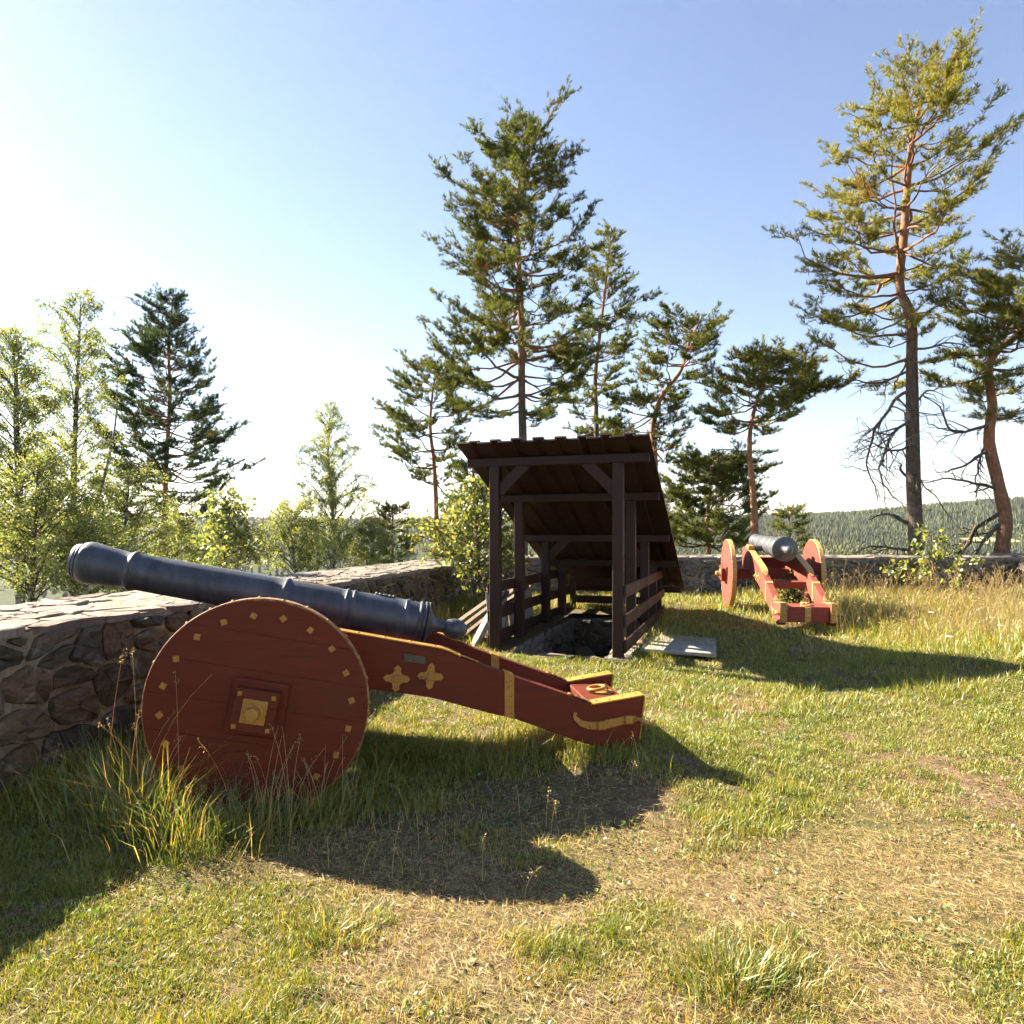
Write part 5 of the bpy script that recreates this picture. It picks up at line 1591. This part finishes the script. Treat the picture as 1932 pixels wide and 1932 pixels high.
    V = iv[None] * sc3 * rng.uniform(.8, 1.2, (len(x), len(iv), 1)) + np.stack([x, y, zg(x, y) + s * .25], 1)[:, None]
    T = (it[None] + (np.arange(len(x)) * len(iv))[:, None, None]).reshape(-1, 3)
    o = obj('gravel', Geo().add(V.reshape(-1, 3), tris=T), M['pebble'], smooth=True); tag(o, 'small grey pebbles on the bare patches', 'gravel', kind='stuff')
    # fallen leaves
    x, y = scatter_view(260, 2.5, 9, rng); ok = in_yard(x, y); x, y = x[ok], y[ok]
    P = np.stack([x, y, zg(x, y) + rng.uniform(.008, .02, len(x))], 1)
    V, T, C = leaves(P, .036, palette([(.36, .20, .09), (.45, .30, .15), (.48, .36, .10), (.30, .14, .07)], len(x), rng, .2), rng, 0, .8)
    V[:, 2] = np.repeat(P[:, 2], 4) + (V[:, 2] - np.repeat(P[:, 2], 4)) * .15
    o = obj('leaf_litter', Geo().add(V, tris=T, col=C), M['litter']); tag(o, 'fallen brown and yellow leaves on the grass', 'leaves', kind='stuff')

def stalk(g, gs, x, y, h, rng, col, head=True, lean=None, th=.0022):
    z = float(zg(x, y)) - .01
    a = rng.uniform(0, 6.28) if lean is None else lean
    l = rng.uniform(.08, .45)
    n = 7; q = np.linspace(0, 1, n)
    P = np.array([x, y, z]) + np.stack([np.cos(a) * l * h * q ** 2, np.sin(a) * l * h * q ** 2, h * (q - .22 * l * q ** 3)], 1)
    g.tube(P, np.linspace(th, th * .5, n), 3, cap=False, col=col)
    if head:
        m = rng.randint(8, 16); hl = rng.uniform(.05, .12)
        d = P[-1] - P[-2]; d /= np.linalg.norm(d)
        for k in range(m):
            p = P[-1] - d * hl * k / m
            gs.append((p + rng.normal(0, .006 + .006 * k / m, 3)))
    return P

def tall_grass():
    rng = np.random.RandomState(19)
    g = Geo(); seeds = []
    STC = [(.46, .36, .17), (.52, .42, .22), (.40, .28, .12), (.34, .34, .12)]
    # margins: along the wall, round the guns, the far bank
    n = 0
    for _ in range(60000):
        if n > 900: break
        k = rng.uniform(-.8, .86); d = rng.uniform(2.6, 15.2) if rng.rand() < .55 else rng.uniform(5.5, 15.2)
        x, y = k * d, d
        if not bool(in_yard(np.array(x), np.array(y))): continue
        tl = float(tallness(np.array(x), np.array(y)))
        if rng.rand() > tl ** 2 * (.9 if x > 3.5 else .45) + .003: continue
        stalk(g, seeds, x, y, rng.uniform(.25, .62) * (.5 + .7 * tl) * (1.15 if x > 4 else 1), rng, STC[rng.randint(4)], rng.rand() < .75, th=.0016 + .00022 * d)
        n += 1
    # pale stems thick on the bank before the far wall
    for _ in range(1100):
        x, y = rng.uniform(4.6, 11.2), rng.uniform(6.2, 15.2)
        if vnoise(x, y, .8, 71) < .38: continue
        if x / y > .85 or x / y < .42: continue
        stalk(g, seeds, x, y, rng.uniform(.30, .85), rng, [(.55, .44, .22), (.50, .37, .17), (.58, .48, .28)][rng.randint(3)], rng.rand() < .7, th=.0020 + .00022 * y)
    # single seed stems standing in the near shadow
    for px, py in ((790, 1600), (1030, 1560), (1040, 1570), (1205, 1480), (1190, 1500), (1110, 1500), (1235, 1440), (685, 1650), (740, 1655), (760, 1650), (990, 1690), (620, 1640), (910, 1660), (410, 1590), (440, 1580), (980, 1540)):
        d = EYE * F / (py - HOR); x = (px - 966) / F * d
        stalk(g, seeds, x, d, rng.uniform(.16, .27), rng, (.46, .36, .16), True, th=.0026)
    S = np.array(seeds)
    V, T, C = leaves(S, .016, palette([(.42, .30, .15), (.50, .38, .2), (.34, .22, .11)], len(S), rng, .2), rng, 0, .5)
    g.add(V, tris=T, col=C)
    o = obj('tall_grass', g, M['grass']); tag(o, 'tall dry seeding grass stems on the unmown margins', 'grass', kind='stuff')
    # long blades of the margins
    x, y = scatter_view(120000, 2.6, 15.3, rng); ok = in_yard(x, y); x, y = x[ok], y[ok]
    tl = tallness(x, y); keep = rng.rand(len(x)) < tl ** 1.5 * .85; x, y, tl = x[keep], y[keep], tl[keep]
    h = rng.uniform(.12, .36, len(x)) * (.45 + .65 * tl)
    isd = rng.rand(len(x)) < np.where(x > 3.8, .5, .22)
    cols = np.where(isd[:, None], palette(DRY, len(x), rng, .2), palette(GR, len(x), rng, .25))
    V, T, C = blades(x, y, h, .0035 + .0006 * y, rng.uniform(.2, 1.0, len(x)), cols, rng)
    o = obj('long_grass', Geo().add(V, tris=T, col=C), M['grass']); tag(o, 'long uncut grass along the walls and round the carriages', 'grass', kind='stuff')

def tuft(label, px, py, n, hmin, hmax, seed, spread=.16, stalks=10):
    rng = np.random.RandomState(seed)
    d = EYE * F / (py - HOR); x0 = (px - 966) / F * d
    base = np.array([x0, d, float(zg(x0, d))])
    t = thing('grass_tuft', label, 'grass tuft', base, 0, 'grass tufts')
    x = x0 + rng.normal(0, spread, n); y = d + rng.normal(0, spread * .7, n)
    h = rng.uniform(hmin, hmax, n)
    isd = rng.rand(n) < .3
    cols = np.where(isd[:, None], palette(DRY, n, rng, .2), palette([(.15, .20, .04), (.19, .23, .05), (.12, .17, .035)], n, rng, .2))
    hd = np.arctan2(y - d, x - x0) + rng.normal(0, .7, n)
    V, T, C = blades(x, y, h, .0048, rng.uniform(.25, 1.0, n), cols, rng, heading=hd)
    o = obj('blades', Geo().add(V - base, tris=T, col=C), M['grass'], t); o['kind'] = 'stuff'
    g = Geo(); seeds = []
    for k in range(stalks):
        stalk(g, seeds, x0 + rng.normal(0, spread * .7), d + rng.normal(0, spread * .5), rng.uniform(hmax * .9, hmax * 1.75), rng, [(.48, .34, .15), (.50, .30, .12), (.40, .30, .12)][k % 3], rng.rand() < .6, th=.0022)
    if seeds:
        S = np.array(seeds)
        V, T, C = leaves(S, .011, palette([(.40, .27, .13), (.46, .34, .18)], len(S), rng, .2), rng, 0, .5)
        g.add(V, tris=T, col=C)
    for a in g.v: a -= base
    o = obj('stalks', g, M['grass'], t); o['kind'] = 'stuff'

sward(); tall_grass()
tuft('bright tall grass tuft left of the near red wheel', 262, 1560, 520, .18, .60, 1, .17, 11)
tuft('shaggy grass tuft in front of the near wheel rim', 345, 1600, 420, .14, .40, 2, .18, 5)
tuft('wispy grass tuft under the hub of the near wheel', 470, 1575, 260, .12, .36, 3, .16, 14)
tuft('thin grass and weeds at the lower edge of the near wheel', 600, 1545, 240, .12, .36, 4, .13, 12)
tuft('grass tuft at the tail end of the near carriage', 1195, 1425, 110, .08, .22, 5, .10, 6)
tuft('dark green grass clump in the lower foreground', 1380, 1850, 520, .05, .13, 6, .13, 3)
tuft('small grass clump in the middle foreground', 620, 1760, 300, .05, .12, 7, .11, 2)
tuft('seeding grass clump beside the planks and cannon knob', 850, 1225, 150, .14, .36, 8, .22, 10)
tuft('grass clump between the slab and the shelter rails', 1330, 1238, 240, .08, .22, 9, .28, 8)

def flowers():
    rng = np.random.RandomState(4)
    spec = [(1790, 1222, 'white'), (1872, 1165, 'white'), (1888, 1180, 'white'), (1757, 1155, 'white'), (1722, 1170, 'pink')]
    words = ['white umbel flower nearest in the tall grass', 'white umbel flower low by the picture edge in the tall grass', 'white umbel flower between two others at the picture edge', 'white umbel flower farthest from the edge in the tall grass', 'pink clover flower in the tall grass']
    for (px, py, c), lab in zip(spec, words):
        # a stem with a flat head of florets
        d = 8.2 + (1200 - py) * .035; p = pix(px, py, d)
        zb = float(zg(p[0], p[1])); top = max(p[2], zb + .18)
        t = thing('wild_flower', lab, 'flower', (p[0], p[1], zb), 0, 'flowers in the tall grass')
        h = top - zb
        obj('stem', Geo().tube([(0, 0, -.02), (.01, 0, h * .5), (0, 0, h)], .003, 4), M['stalk'], t)
        g = Geo()
        for k in range(14):
            a = k * 2.4; r = .006 * math.sqrt(k) * 1.6
            g.lathe([(0, .004), (.006, .009), (.009, .005), (.0095, .0005)], (r * math.cos(a), r * math.sin(a), h - .002 - r * .15), (0, 0, 1), 6)
        obj('flower_head', g, M['flower_' + c], t)
flowers()
# ------------------------------------------------------------------ the air between here and the far hills
def haze():
    m = bpy.data.materials.new('haze'); m.use_nodes = True
    t = m.node_tree; t.nodes.clear()
    o = t.nodes.new('ShaderNodeOutputMaterial'); v = t.nodes.new('ShaderNodeVolumePrincipled')
    v.inputs['Color'].default_value = (.86, .92, 1.0, 1)
    v.inputs['Density'].default_value = .00007
    v.inputs['Anisotropy'].default_value = .3
    t.links.new(v.outputs[0], o.inputs['Volume'])
    g = Geo().box((0, 0, 60), (11400, 11400, 260))
    b = obj('haze', g, m); tag(b, 'thin bluish summer haze over the valley', 'haze', kind='stuff')
haze()
